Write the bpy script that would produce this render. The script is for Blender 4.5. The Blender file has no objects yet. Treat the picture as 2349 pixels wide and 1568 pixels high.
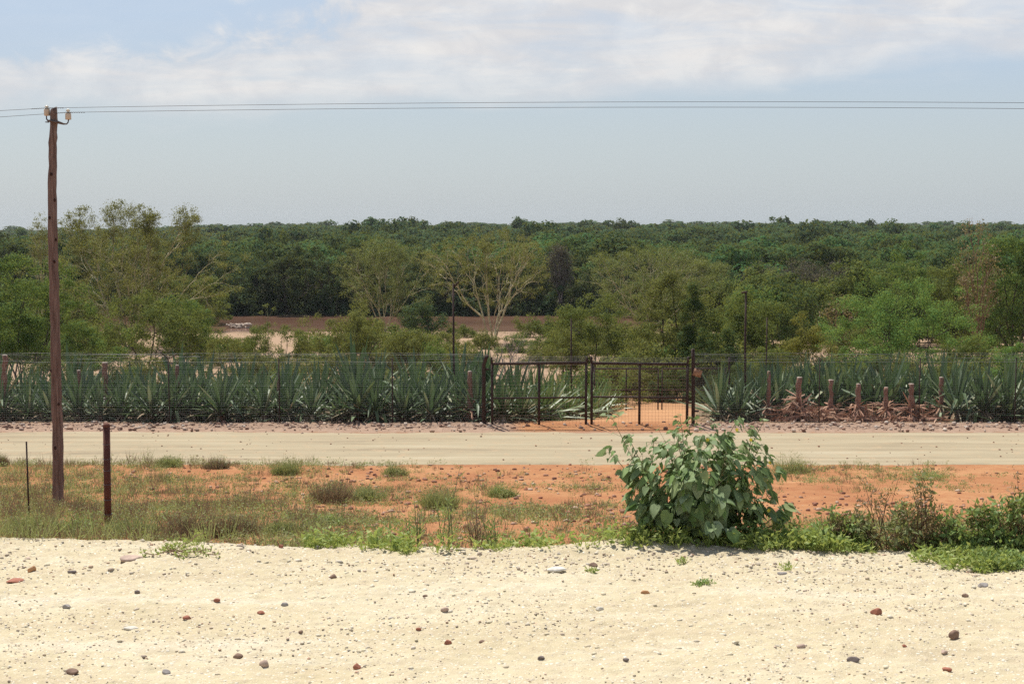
import bpy, math, random
import numpy as np
from math import radians, sin, cos, pi, atan, tan

rng = np.random.default_rng(7)
random.seed(7)
SC = bpy.context.scene
COL = SC.collection

# ------------------------------------------------------------------ camera
F = 3262.0            # focal length in pixels of a 2349 px wide view
CX, CY, HOR = 1174.5, 784.0, 505.0
CZ = 6.1              # eye height above the lower road
TH = atan((CY - HOR) / F)
cam_d = bpy.data.cameras.new('camera')
cam = bpy.data.objects.new('camera', cam_d)
COL.objects.link(cam)
cam.location = (0, 0, CZ)
cam.rotation_euler = (pi / 2 - TH, 0, 0)
cam_d.sensor_width = 36.0
cam_d.lens = 36.0 * F / 2349.0
cam_d.clip_start = 0.1
cam_d.clip_end = 20000
SC.camera = cam

# ------------------------------------------------------------------ light
SUN_EL = radians(62)
SUN_AZ = radians(-28)      # measured from +Y towards +X; negative = to the left, behind the scene
to_sun = (sin(SUN_AZ) * cos(SUN_EL), cos(SUN_AZ) * cos(SUN_EL), sin(SUN_EL))
sl = bpy.data.lights.new('sun', 'SUN')
sl.energy = 4.9
sl.angle = radians(0.6)
sl.color = (1.0, 0.95, 0.86)
so = bpy.data.objects.new('sun', sl)
COL.objects.link(so)
from mathutils import Vector
so.rotation_euler = Vector(to_sun).to_track_quat('Z', 'Y').to_euler()
so.location = (-30, 60, 80)

W = bpy.data.worlds.new('World')
SC.world = W
W.use_nodes = True
wn, wl = W.node_tree.nodes, W.node_tree.links
wn.clear()


def WN(t, **kw):
    n = wn.new(t)
    for k, v in kw.items():
        setattr(n, k, v)
    return n


def wmath(op, a, b=None, c=None, clamp=False):
    n = wn.new('ShaderNodeMath')
    n.operation = op
    n.use_clamp = clamp
    for i, v in enumerate((a, b, c)):
        if v is None:
            continue
        if isinstance(v, (int, float)):
            n.inputs[i].default_value = v
        else:
            wl.new(v, n.inputs[i])
    return n.outputs[0]


def wmix(f, a, b):
    n = wn.new('ShaderNodeMix')
    n.data_type = 'RGBA'
    for i, v in ((0, f), (6, a), (7, b)):
        if isinstance(v, (int, float)):
            n.inputs[i].default_value = v
        elif isinstance(v, tuple):
            n.inputs[i].default_value = (*v, 1)
        else:
            wl.new(v, n.inputs[i])
    return n.outputs[2]


def wsmooth(v, a, b):
    n = wn.new('ShaderNodeMapRange')
    n.interpolation_type = 'SMOOTHSTEP'
    n.inputs[1].default_value = a
    n.inputs[2].default_value = b
    if isinstance(v, (int, float)):
        n.inputs[0].default_value = v
    else:
        wl.new(v, n.inputs[0])
    return n.outputs[0]


sky = WN('ShaderNodeTexSky')
sky.sky_type = 'NISHITA'
sky.sun_disc = False
sky.sun_elevation = SUN_EL
sky.sun_rotation = SUN_AZ
sky.air_density = 1.0
sky.dust_density = 2.0
sky.altitude = 500
SKY_S = 0.10
skyc = wn.new('ShaderNodeVectorMath')
skyc.operation = 'SCALE'
wl.new(sky.outputs[0], skyc.inputs[0])
skyc.inputs['Scale'].default_value = SKY_S
tc = WN('ShaderNodeTexCoord')
sep = WN('ShaderNodeSeparateXYZ')
wl.new(tc.outputs['Generated'], sep.inputs[0])
hy = wmath('MAXIMUM', wmath('ABSOLUTE', sep.outputs[1]), 0.25)
az = wmath('DIVIDE', sep.outputs[0], hy)
el = wmath('DIVIDE', sep.outputs[2], hy)


def wnoise(sx, sy, scale, detail, rough, off, dist=0.0):
    c = wn.new('ShaderNodeCombineXYZ')
    wl.new(wmath('MULTIPLY', az, sx), c.inputs[0])
    wl.new(wmath('MULTIPLY', el, sy), c.inputs[1])
    c.inputs[2].default_value = off
    n = wn.new('ShaderNodeTexNoise')
    n.inputs['Scale'].default_value = scale
    n.inputs['Detail'].default_value = detail
    n.inputs['Roughness'].default_value = rough
    n.inputs['Distortion'].default_value = dist
    wl.new(c.outputs[0], n.inputs['Vector'])
    return n.outputs[0]


big = wnoise(5, 16, 1.0, 5, 0.55, 3.1, 0.3)
puff = wnoise(22, 38, 1.0, 6, 0.6, 8.4, 0.4)
fine = wnoise(9, 60, 1.0, 6, 0.62, 1.7, 0.5)
# the cloud bank: its underside climbs towards the right
edge = wmath('ADD', 0.070, wmath('MULTIPLY', wsmooth(az, -0.05, 0.34), 0.040))
edge = wmath('ADD', edge, wmath('MULTIPLY', wmath('SUBTRACT', big, 0.5), 0.075))
edge = wmath('ADD', edge, wmath('MULTIPLY', wmath('SUBTRACT', fine, 0.5), 0.03))
body = wsmooth(wmath('SUBTRACT', el, edge), -0.006, 0.022)
# blue gap, upper left, with a ragged cumulus rim
gx = wmath('DIVIDE', wmath('ADD', az, 0.31), 0.185)
gy = wmath('DIVIDE', wmath('SUBTRACT', el, 0.154), 0.044)
gd = wmath('SQRT', wmath('ADD', wmath('MULTIPLY', gx, gx), wmath('MULTIPLY', gy, gy)))
gd = wmath('ADD', gd, wmath('MULTIPLY', wmath('SUBTRACT', puff, 0.5), 1.5))
gap = wsmooth(gd, 1.15, 0.72)
cloud = wmath('MULTIPLY', body, wmath('SUBTRACT', 1.0, wmath('MULTIPLY', gap, 0.85)))
cloud = wmath('MULTIPLY', cloud, wmath('ADD', 0.45, wmath('MULTIPLY', wsmooth(fine, 0.28, 0.68), 0.5)))
veil = wmix(0.74, skyc.outputs[0], (0.44, 0.502, 0.552))
veil = wmix(wmath('MULTIPLY', wsmooth(el, 0.05, 0.16), 0.55), veil, (0.40, 0.53, 0.72))
high = wsmooth(el, 0.20, 0.60)
veil = wmix(high, veil, skyc.outputs[0])
cloud = wmath('MULTIPLY', cloud, wmath('SUBTRACT', 1.0, wmath('MULTIPLY', high, 0.80)))
ccol = wmix(wsmooth(puff, 0.35, 0.7), (0.60, 0.595, 0.605), (0.72, 0.70, 0.68))
final = wmix(cloud, veil, ccol)
bg = WN('ShaderNodeBackground')
wl.new(final, bg.inputs[0])
bg.inputs[1].default_value = 1.0
wo = WN('ShaderNodeOutputWorld')
wl.new(bg.outputs[0], wo.inputs[0])

SC.view_settings.view_transform = 'Standard'
SC.view_settings.look = 'None'
SC.view_settings.exposure = 0.26
SC.view_settings.gamma = 1.0
SC.render.engine = 'CYCLES'
SC.cycles.max_bounces = 6
SC.cycles.diffuse_bounces = 3
SC.cycles.transmission_bounces = 4
SC.cycles.transparent_max_bounces = 6
SC.cycles.use_denoising = False

# ------------------------------------------------------------------ terrain
PY = np.array([-400, 2, 5.4, 8.5, 8.9, 9.6, 11, 15, 19, 20.5, 26, 32, 35.2, 41, 41.5, 42.0, 43, 50, 65, 110, 150, 164, 170, 180, 190, 194, 197, 205, 300, 450, 600, 900, 1300, 6000.])
PZ = np.array([4.6, 4.46, 4.30, 4.09, 4.01, 3.7, 3.0, 2.35, 1.85, 1.66, .86, .22, .03, 0.0, .03, .05, .0, -.9, -2.6, -4.75, -6.25, -6.72, -7.2, -7.7, -7.4, -6.9, -6.5, -6.2, -5.2, -4.4, -4.4, -4.5, -4.5, -4.5])


def _h(ix, iy, s):
    n = (ix.astype(np.int64) * 374761393 + iy.astype(np.int64) * 668265263 + s * 974711) & 0x7fffffff
    n = ((n ^ (n >> 13)) * 1274126177) & 0x7fffffff
    return ((n ^ (n >> 16)) & 0xffff) / 65535.0


def vnoise(x, y, s=0):
    x = np.asarray(x, float); y = np.asarray(y, float)
    ix, iy = np.floor(x), np.floor(y)
    fx, fy = x - ix, y - iy
    fx, fy = fx * fx * (3 - 2 * fx), fy * fy * (3 - 2 * fy)
    a, b = _h(ix, iy, s), _h(ix + 1, iy, s)
    c, d = _h(ix, iy + 1, s), _h(ix + 1, iy + 1, s)
    return (a + (b - a) * fx) * (1 - fy) + (c + (d - c) * fx) * fy - 0.5


def fbm(x, y, s=0, o=4):
    t, a = 0, 1.0
    for k in range(o):
        t = t + a * vnoise(x * 2 ** k + 17.3 * k, y * 2 ** k - 9.1 * k, s + k)
        a *= 0.5
    return t


def sst(v, a, b):
    t = np.clip((v - a) / (b - a), 0, 1)
    return t * t * (3 - 2 * t)


def T(x, y):
    """height of the land"""
    x = np.asarray(x, float); y = np.asarray(y, float)
    near = 1 - sst(y, 14, 24)
    ys = y + near * (0.10 * np.sin(x * 1.1 + 1.0) + 0.35 * vnoise(x * 0.9, 0 * x, 3) + 0.32 * sst(x, 0.8, 3.2))
    z = np.interp(ys, PY, PZ)
    z = z + 0.05 * fbm(x * 1.2, y * 1.2, 11, 3) * sst(y, 9, 12) * (1 - sst(y, 33.5, 35)) * 1.6
    bank = np.exp(-((y - 41.9) / 0.55) ** 2)
    z = z + bank * (0.07 * fbm(x * 2.2, y * 2.2, 5, 3))
    far = sst(y, 43, 60)
    z = z + far * 0.5 * fbm(x * 0.07, y * 0.07, 21, 3) * (1 - sst(y, 120, 160)) 
    hill = sst(y, 240, 420)
    z = z - hill * 5.5 * sst(-x / np.maximum(y, 1), 0.12, 0.36)
    z = z + hill * 3.4 * fbm(x * 0.016, y * 0.012, 31, 3)
    return z


def Ts(x, y):
    return float(T(np.array([x]), np.array([y]))[0])


def ray(vx, vy):
    a, b = (vx - CX) / F, -(vy - CY) / F
    return a, cos(TH) + b * sin(TH), -sin(TH) + b * cos(TH)


def at(vx, vy, Y):
    """world point at depth Y seen at view pixel (vx, vy)"""
    a, d, e = ray(vx, vy)
    t = Y / d
    return Vector((a * t, Y, CZ + e * t))


def land(vx, vy, y0=4.0, y1=400.0):
    """first point of the land along the ray through (vx, vy), searched from depth y0"""
    a, d, e = ray(vx, vy)
    ys = np.geomspace(y0, y1, 3000)
    t = ys / d
    zs = CZ + e * t - T(a * t, ys)
    k = np.nonzero(zs <= 0)[0]
    i = int(k[0]) if len(k) else len(ys) - 1
    Y = float(ys[i])
    return Vector((a * Y / d, Y, Ts(a * Y / d, Y)))


def proj(P):
    P = np.asarray(P, float)
    y, z = P[:, 1], P[:, 2] - CZ
    dep = y * cos(TH) - z * sin(TH)
    up = y * sin(TH) + z * cos(TH)
    return CX + F * P[:, 0] / dep, CY - F * up / dep


# ------------------------------------------------------------------ mesh helpers
class MB:
    """collects vertices and faces (by face size) for ONE mesh"""

    def __init__(s):
        s.v, s.f, s.n = [], [], 0

    def add(s, V, Fs, m=0):
        V = np.asarray(V, np.float32).reshape(-1, 3)
        if len(V) == 0:
            return s
        if isinstance(Fs, np.ndarray):
            Fs = [Fs]
        for f in Fs:
            s.f.append((np.asarray(f, np.int32) + s.n, m))
        s.v.append(V)
        s.n += len(V)
        return s

    def mesh(s, name, mats, smooth=False):
        me = bpy.data.meshes.new(name)
        V = np.concatenate(s.v)
        me.vertices.add(len(V))
        me.vertices.foreach_set('co', V.ravel())
        loops = np.concatenate([f.ravel() for f, m in s.f])
        sizes = np.concatenate([np.full(len(f), f.shape[1], np.int32) for f, m in s.f])
        mi = np.concatenate([np.full(len(f), m, np.int32) for f, m in s.f])
        me.loops.add(len(loops))
        me.loops.foreach_set('vertex_index', loops)
        me.polygons.add(len(sizes))
        st = np.concatenate([[0], np.cumsum(sizes)[:-1]]).astype(np.int32)
        me.polygons.foreach_set('loop_start', st)
        me.polygons.foreach_set('loop_total', sizes)
        me.polygons.foreach_set('material_index', mi)
        if smooth:
            me.polygons.foreach_set('use_smooth', np.ones(len(sizes), bool))
        for m in (mats if isinstance(mats, (list, tuple)) else [mats]):
            me.materials.append(m)
        me.update(calc_edges=True)
        return me

    def build(s, name, mats, parent=None, smooth=False):
        o = bpy.data.objects.new(name, s.mesh(name, mats, smooth))
        COL.objects.link(o)
        if parent:
            o.parent = parent
        return o


def tag(o, label=None, cat=None, group=None, kind=None):
    if label: o['label'] = label
    if cat: o['category'] = cat
    if group: o['group'] = group
    if kind: o['kind'] = kind
    return o


def thing(name, label, cat, loc=(0, 0, 0), rz=0.0, group=None):
    o = bpy.data.objects.new(name, None)
    o.empty_display_size = 0.2
    COL.objects.link(o)
    o.location = loc
    o.rotation_euler = (0, 0, rz)
    return tag(o, label, cat, group)


def copy_tree(o, parent=None):
    c = o.copy()
    COL.objects.link(c)
    c.parent = parent
    for ch in list(o.children):
        copy_tree(ch, c)
    return c


def unit(v):
    return v / np.maximum(np.linalg.norm(v, axis=-1, keepdims=True), 1e-9)


def tube(pts, rad, sides=8, cap=True):
    pts = np.asarray(pts, float)
    n = len(pts)
    rad = np.broadcast_to(np.asarray(rad, float), (n,))
    d = np.gradient(pts, axis=0)
    d = unit(d)
    ref = np.array([0.31, 0.17, 0.93])
    if abs(np.dot(d[0], ref)) > 0.9:
        ref = np.array([0.93, -0.2, 0.1])
    V = []
    for i in range(n):
        u = unit(np.cross(d[i], ref)); w = np.cross(d[i], u)
        a = np.arange(sides) * 2 * pi / sides
        V.append(pts[i] + rad[i] * (np.cos(a)[:, None] * u + np.sin(a)[:, None] * w))
    V = np.concatenate(V)
    Fq = []
    for i in range(n - 1):
        for k in range(sides):
            k2 = (k + 1) % sides
            Fq.append((i * sides + k, i * sides + k2, (i + 1) * sides + k2, (i + 1) * sides + k))
    Fs = [np.array(Fq)]
    if cap:
        Fs.append(np.array([list(range(sides))[::-1]]))
        Fs.append(np.array([[(n - 1) * sides + k for k in range(sides)]]))
    return V, Fs


def segs_tubes(p0, p1, r0, r1, sides=4):
    """many straight tapered prisms in one go"""
    p0, p1 = np.asarray(p0, float), np.asarray(p1, float)
    d = unit(p1 - p0)
    ref = np.where(np.abs(d[:, 2:3]) > 0.9, np.array([[1., 0, 0]]), np.array([[0, 0, 1.]]))
    u = unit(np.cross(d, ref)); w = np.cross(d, u)
    a = np.arange(sides) * 2 * pi / sides
    ring = np.cos(a)[None, :, None] * u[:, None] + np.sin(a)[None, :, None] * w[:, None]
    A = p0[:, None] + ring * np.asarray(r0)[:, None, None]
    B = p1[:, None] + ring * np.asarray(r1)[:, None, None]
    V = np.concatenate([A, B], 1).reshape(-1, 3)
    k = np.arange(sides); k2 = (k + 1) % sides
    f = np.stack([k, k2, k2 + sides, k + sides], 1)
    Fq = (np.arange(len(p0)) * 2 * sides)[:, None, None] + f[None]
    return V, [Fq.reshape(-1, 4)]


def box(c, s, rz=0.0):
    x, y, z = np.array(s) / 2
    V = np.array([(sx * x, sy * y, sz * z) for sz in (-1, 1) for sy in (-1, 1) for sx in (-1, 1)])
    V = V @ np.array([[cos(rz), sin(rz), 0], [-sin(rz), cos(rz), 0], [0, 0, 1]]) + np.array(c)
    Fq = np.array([(0, 2, 3, 1), (4, 5, 7, 6), (0, 1, 5, 4), (2, 6, 7, 3), (0, 4, 6, 2), (1, 3, 7, 5)])
    return V, [Fq]


def lathe(prof, c=(0, 0, 0), sides=16):
    V, Fq = [], []
    for r, z in prof:
        for k in range(sides):
            a = 2 * pi * k / sides
            V.append((c[0] + r * cos(a), c[1] + r * sin(a), c[2] + z))
    for i in range(len(prof) - 1):
        for k in range(sides):
            k2 = (k + 1) % sides
            Fq.append((i * sides + k, i * sides + k2, (i + 1) * sides + k2, (i + 1) * sides + k))
    return np.array(V), [np.array(Fq)]


def leaves(C, D, N, L, Wd):
    """diamond leaves: base C, direction D, normal N"""
    D = unit(D); S = unit(np.cross(D, N)); N2 = np.cross(S, D)
    L = np.broadcast_to(L, (len(C),))[:, None]; Wd = np.broadcast_to(Wd, (len(C),))[:, None]
    mid = C + D * L * 0.45
    V = np.stack([C, mid + S * Wd * .5 + N2 * Wd * .15, C + D * L, mid - S * Wd * .5 + N2 * Wd * .15], 1).reshape(-1, 3)
    i = np.arange(len(C))[:, None] * 4
    return V, [i + np.array([[0, 1, 2, 3]])]


ICO_T = (1 + 5 ** .5) / 2
ICO_V = unit(np.array([(-1, ICO_T, 0), (1, ICO_T, 0), (-1, -ICO_T, 0), (1, -ICO_T, 0), (0, -1, ICO_T), (0, 1, ICO_T), (0, -1, -ICO_T), (0, 1, -ICO_T), (ICO_T, 0, -1), (ICO_T, 0, 1), (-ICO_T, 0, -1), (-ICO_T, 0, 1)]))
ICO_F = np.array([(0, 11, 5), (0, 5, 1), (0, 1, 7), (0, 7, 10), (0, 10, 11), (1, 5, 9), (5, 11, 4), (11, 10, 2), (10, 7, 6), (7, 1, 8), (3, 9, 4), (3, 4, 2), (3, 2, 6), (3, 6, 8), (3, 8, 9), (4, 9, 5), (2, 4, 11), (6, 2, 10), (8, 6, 7), (9, 8, 1)])


def ico(sub):
    V, Fc = ICO_V.copy(), ICO_F.copy()
    for _ in range(sub):
        V = list(map(tuple, V)); key = {}; nf = []

        def m(a, b):
            k = (min(a, b), max(a, b))
            if k not in key:
                V.append(tuple(unit((np.array(V[a]) + np.array(V[b])) / 2))); key[k] = len(V) - 1
            return key[k]
        for a, b, c in Fc:
            x, y, z = m(a, b), m(b, c), m(c, a)
            nf += [(a, x, z), (b, y, x), (c, z, y), (x, y, z)]
        V, Fc = np.array(V), np.array(nf)
    return V, Fc


ICO1 = ico(1)
ICO2 = ico(2)


def stones(C, S, flat=0.6, jitter=0.25, base=None):
    """many small pebbles in one mesh"""
    bV, bF = base or (ICO_V, ICO_F)
    n = len(C)
    V = np.repeat(bV[None], n, 0)
    V = V * (1 + jitter * (rng.random((n, len(bV), 1)) * 2 - 1))
    sc = np.stack([.7 + .6 * rng.random(n), .7 + .6 * rng.random(n), flat * (.7 + .6 * rng.random(n))], 1)
    V = V * sc[:, None]
    a = rng.random(n) * 2 * pi
    x = V[..., 0] * np.cos(a)[:, None] - V[..., 1] * np.sin(a)[:, None]
    y = V[..., 0] * np.sin(a)[:, None] + V[..., 1] * np.cos(a)[:, None]
    V = np.stack([x, y, V[..., 2]], -1) * np.asarray(S)[:, None, None] + C[:, None]
    Fc = (np.arange(n) * len(bV))[:, None, None] + bF[None]
    return V.reshape(-1, 3), [Fc.reshape(-1, 3)]


# ------------------------------------------------------------------ materials
def mat(name):
    m = bpy.data.materials.new(name)
    m.use_nodes = True
    nt = m.node_tree
    nt.nodes.clear()
    out = nt.nodes.new('ShaderNodeOutputMaterial')
    return m, nt, nt.nodes, nt.links, out


def nz(nt, scale, detail=4, rough=.55, vec=None, dist=0.0):
    n = nt.nodes.new('ShaderNodeTexNoise')
    n.inputs['Scale'].default_value = scale
    n.inputs['Detail'].default_value = detail
    n.inputs['Roughness'].default_value = rough
    n.inputs['Distortion'].default_value = dist
    if vec: nt.links.new(vec, n.inputs['Vector'])
    return n.outputs[0]


def ramp(nt, fac, stops, interp='LINEAR'):
    r = nt.nodes.new('ShaderNodeValToRGB')
    e = r.color_ramp.elements
    r.color_ramp.interpolation = interp
    while len(e) > 1: e.remove(e[-1])
    e[0].position = stops[0][0]; e[0].color = (*stops[0][1], 1)
    for p, c in stops[1:]:
        x = e.new(p); x.color = (*c, 1)
    nt.links.new(fac, r.inputs[0])
    return r.outputs[0]


def mixc(nt, f, a, b, mode='MIX'):
    n = nt.nodes.new('ShaderNodeMix')
    n.data_type = 'RGBA'; n.blend_type = mode
    for i, v in ((0, f), (6, a), (7, b)):
        if isinstance(v, (int, float)): n.inputs[i].default_value = v
        elif isinstance(v, tuple): n.inputs[i].default_value = (*v, 1)
        else: nt.links.new(v, n.inputs[i])
    return n.outputs[2]


def mth(nt, op, a, b=None):
    n = nt.nodes.new('ShaderNodeMath'); n.operation = op
    for i, v in enumerate((a, b)):
        if v is None: continue
        if isinstance(v, (int, float)): n.inputs[i].default_value = v
        else: nt.links.new(v, n.inputs[i])
    return n.outputs[0]


def mrange(nt, v, a, b, c=0., d=1.):
    n = nt.nodes.new('ShaderNodeMapRange')
    n.interpolation_type = 'SMOOTHSTEP'
    for i, q in enumerate((a, b, c, d)): n.inputs[i + 1].default_value = q
    nt.links.new(v, n.inputs[0])
    return n.outputs[0]


def bump(nt, h, strength, dist):
    b = nt.nodes.new('ShaderNodeBump')
    b.inputs['Strength'].default_value = strength
    b.inputs['Distance'].default_value = dist
    nt.links.new(h, b.inputs['Height'])
    return b.outputs[0]


def princ(nt, color, rough=.85, spec=.25, normal=None, metal=0.0):
    p = nt.nodes.new('ShaderNodeBsdfPrincipled')
    if isinstance(color, tuple): p.inputs['Base Color'].default_value = (*color, 1)
    else: nt.links.new(color, p.inputs['Base Color'])
    if isinstance(rough, (int, float)): p.inputs['Roughness'].default_value = rough
    else: nt.links.new(rough, p.inputs['Roughness'])
    p.inputs['Specular IOR Level'].default_value = spec
    p.inputs['Metallic'].default_value = metal
    if normal: nt.links.new(normal, p.inputs['Normal'])
    return p.outputs[0]


def leaf_mat(name, cols, trans=0.3, spec=.25, rough=.55, tint=None, clump=None, objvar=0.0):
    """leaf colours vary from leaf to leaf, from clump to clump and from plant to plant"""
    m, nt, N, L, out = mat(name)
    g = N.new('ShaderNodeNewGeometry')
    k = len(cols)
    c = ramp(nt, g.outputs['Random Per Island'], [(i / max(k - 1, 1), c) for i, c in enumerate(cols)])
    if clump:
        tcn = N.new('ShaderNodeTexCoord')
        n = nz(nt, clump[0], 2, .5, tcn.outputs['Object'])
        c = mixc(nt, mrange(nt, n, .38, .62), c, mixc(nt, .6, c, clump[1]))
    if objvar:
        oi = N.new('ShaderNodeObjectInfo')
        hs = N.new('ShaderNodeHueSaturation')
        L.new(mth(nt, 'ADD', .5 - .03, mth(nt, 'MULTIPLY', oi.outputs['Random'], .06)), hs.inputs['Hue'])
        L.new(mth(nt, 'ADD', 1 - objvar / 2, mth(nt, 'MULTIPLY', oi.outputs['Random'], objvar)), hs.inputs['Value'])
        L.new(c, hs.inputs['Color'])
        c = hs.outputs[0]
    a = princ(nt, c, rough, spec)
    t = N.new('ShaderNodeBsdfTranslucent')
    L.new(mixc(nt, .35, c, (.5, .5, .08), 'MIX') if tint is None else mixc(nt, .35, c, tint), t.inputs[0])
    mx = N.new('ShaderNodeMixShader')
    mx.inputs[0].default_value = trans
    L.new(a, mx.inputs[1]); L.new(t.outputs[0], mx.inputs[2])
    L.new(mx.outputs[0], out.inputs[0])
    return m


def plain(name, stops, scale=8, rough=.8, spec=.25, bmp=0.0, bd=.01, metal=0., detail=5, stretch=None):
    m, nt, N, L, out = mat(name)
    tcn = N.new('ShaderNodeTexCoord')
    vec = tcn.outputs['Object']
    if stretch:
        mp = N.new('ShaderNodeMapping'); mp.inputs['Scale'].default_value = stretch
        L.new(vec, mp.inputs[0]); vec = mp.outputs[0]
    n = nz(nt, scale, detail, .6, vec)
    c = ramp(nt, n, stops)
    nb = bump(nt, n, bmp, bd) if bmp else None
    L.new(princ(nt, c, rough, spec, nb, metal), out.inputs[0])
    return m


def island(name, cols, rough=.85, spec=.3, noise=0.0):
    m, nt, N, L, out = mat(name)
    g = N.new('ShaderNodeNewGeometry')
    c = ramp(nt, g.outputs['Random Per Island'], [(i / (len(cols) - 1), q) for i, q in enumerate(cols)])
    L.new(princ(nt, c, rough, spec), out.inputs[0])
    return m


# --- land
def gravel_mat():
    m, nt, N, L, out = mat('pale_gravel')
    tcn = N.new('ShaderNodeTexCoord'); v = tcn.outputs['Object']
    big_ = nz(nt, .9, 4, .6, v); mid = nz(nt, 9, 5, .6, v); fin = nz(nt, 120, 3, .6, v)
    base = ramp(nt, big_, [(.3, (.45, .382, .245)), (.5, (.50, .437, .290)), (.7, (.55, .503, .37))])
    mpg = N.new('ShaderNodeMapping'); mpg.inputs['Scale'].default_value = (.35, 2.6, 1); mpg.inputs['Rotation'].default_value = (0, 0, .06)
    L.new(v, mpg.inputs[0])
    trk = nz(nt, 1.2, 4, .6, mpg.outputs[0])
    base = mixc(nt, mth(nt, 'MULTIPLY', mrange(nt, trk, .52, .68), .5), base, (.60, .55, .44))
    base = mixc(nt, mth(nt, 'MULTIPLY', mrange(nt, trk, .46, .34), .6), base, (.43, .36, .24))
    base = mixc(nt, mrange(nt, mid, .35, .7), base, mixc(nt, .45, base, (.42, .34, .23)))

    def peb(scale, amt, cols, lo, hi):
        vo = N.new('ShaderNodeTexVoronoi'); vo.inputs['Scale'].default_value = scale
        vo.inputs['Randomness'].default_value = 1.0
        L.new(v, vo.inputs['Vector'])
        sp = N.new('ShaderNodeSeparateColor'); L.new(vo.outputs['Color'], sp.inputs[0])
        pc = ramp(nt, sp.outputs[0], [(i / (len(cols) - 1), q) for i, q in enumerate(cols)])
        sel = mth(nt, 'MULTIPLY', mrange(nt, sp.outputs[1], lo, hi), mrange(nt, vo.outputs['Distance'], .42, .30))
        return mth(nt, 'MULTIPLY', sel, amt), pc, vo.outputs['Distance'], sel
    f1, c1, d1, s1 = peb(46, .85, [(.66, .60, .47), (.47, .40, .28), (.72, .68, .58), (.40, .33, .24), (.60, .52, .36)], .35, .55)
    f2, c2, d2, s2 = peb(95, .8, [(.68, .62, .5), (.42, .34, .24), (.6, .5, .34), (.75, .71, .62)], .3, .5)
    col = mixc(nt, f2, base, c2)
    col = mixc(nt, f1, col, c1)
    h = mth(nt, 'ADD', mth(nt, 'MULTIPLY', mth(nt, 'MULTIPLY', s1, mth(nt, 'SUBTRACT', .5, d1)), 1.0),
            mth(nt, 'ADD', mth(nt, 'MULTIPLY', mth(nt, 'MULTIPLY', s2, mth(nt, 'SUBTRACT', .5, d2)), .5), mth(nt, 'MULTIPLY', fin, .35)))
    L.new(princ(nt, col, .9, .15, bump(nt, h, .55, .02)), out.inputs[0])
    return m


def road_mat():
    m, nt, N, L, out = mat('dirt_road_surface')
    tcn = N.new('ShaderNodeTexCoord'); v = tcn.outputs['Object']
    mp = N.new('ShaderNodeMapping'); mp.inputs['Scale'].default_value = (.12, 1.6, 1)
    L.new(v, mp.inputs[0])
    st = nz(nt, 1.3, 6, .62, mp.outputs[0]); mid = nz(nt, 3.0, 6, .65, v); fin = nz(nt, 26, 4, .7, v)
    c = ramp(nt, st, [(.28, (.23, .185, .125)), (.42, (.315, .260, .172)), (.55, (.355, .300, .200)), (.72, (.41, .356, .250))])
    c = mixc(nt, mrange(nt, mid, .5, .75), c, (.40, .30, .19))
    c = mixc(nt, mth(nt, 'MULTIPLY', mrange(nt, fin, .60, .72), .5), c, (.27, .19, .13))
    h = mth(nt, 'ADD', mth(nt, 'MULTIPLY', fin, .4), st)
    L.new(princ(nt, c, .92, .15, bump(nt, h, .5, .04)), out.inputs[0])
    return m


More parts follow.
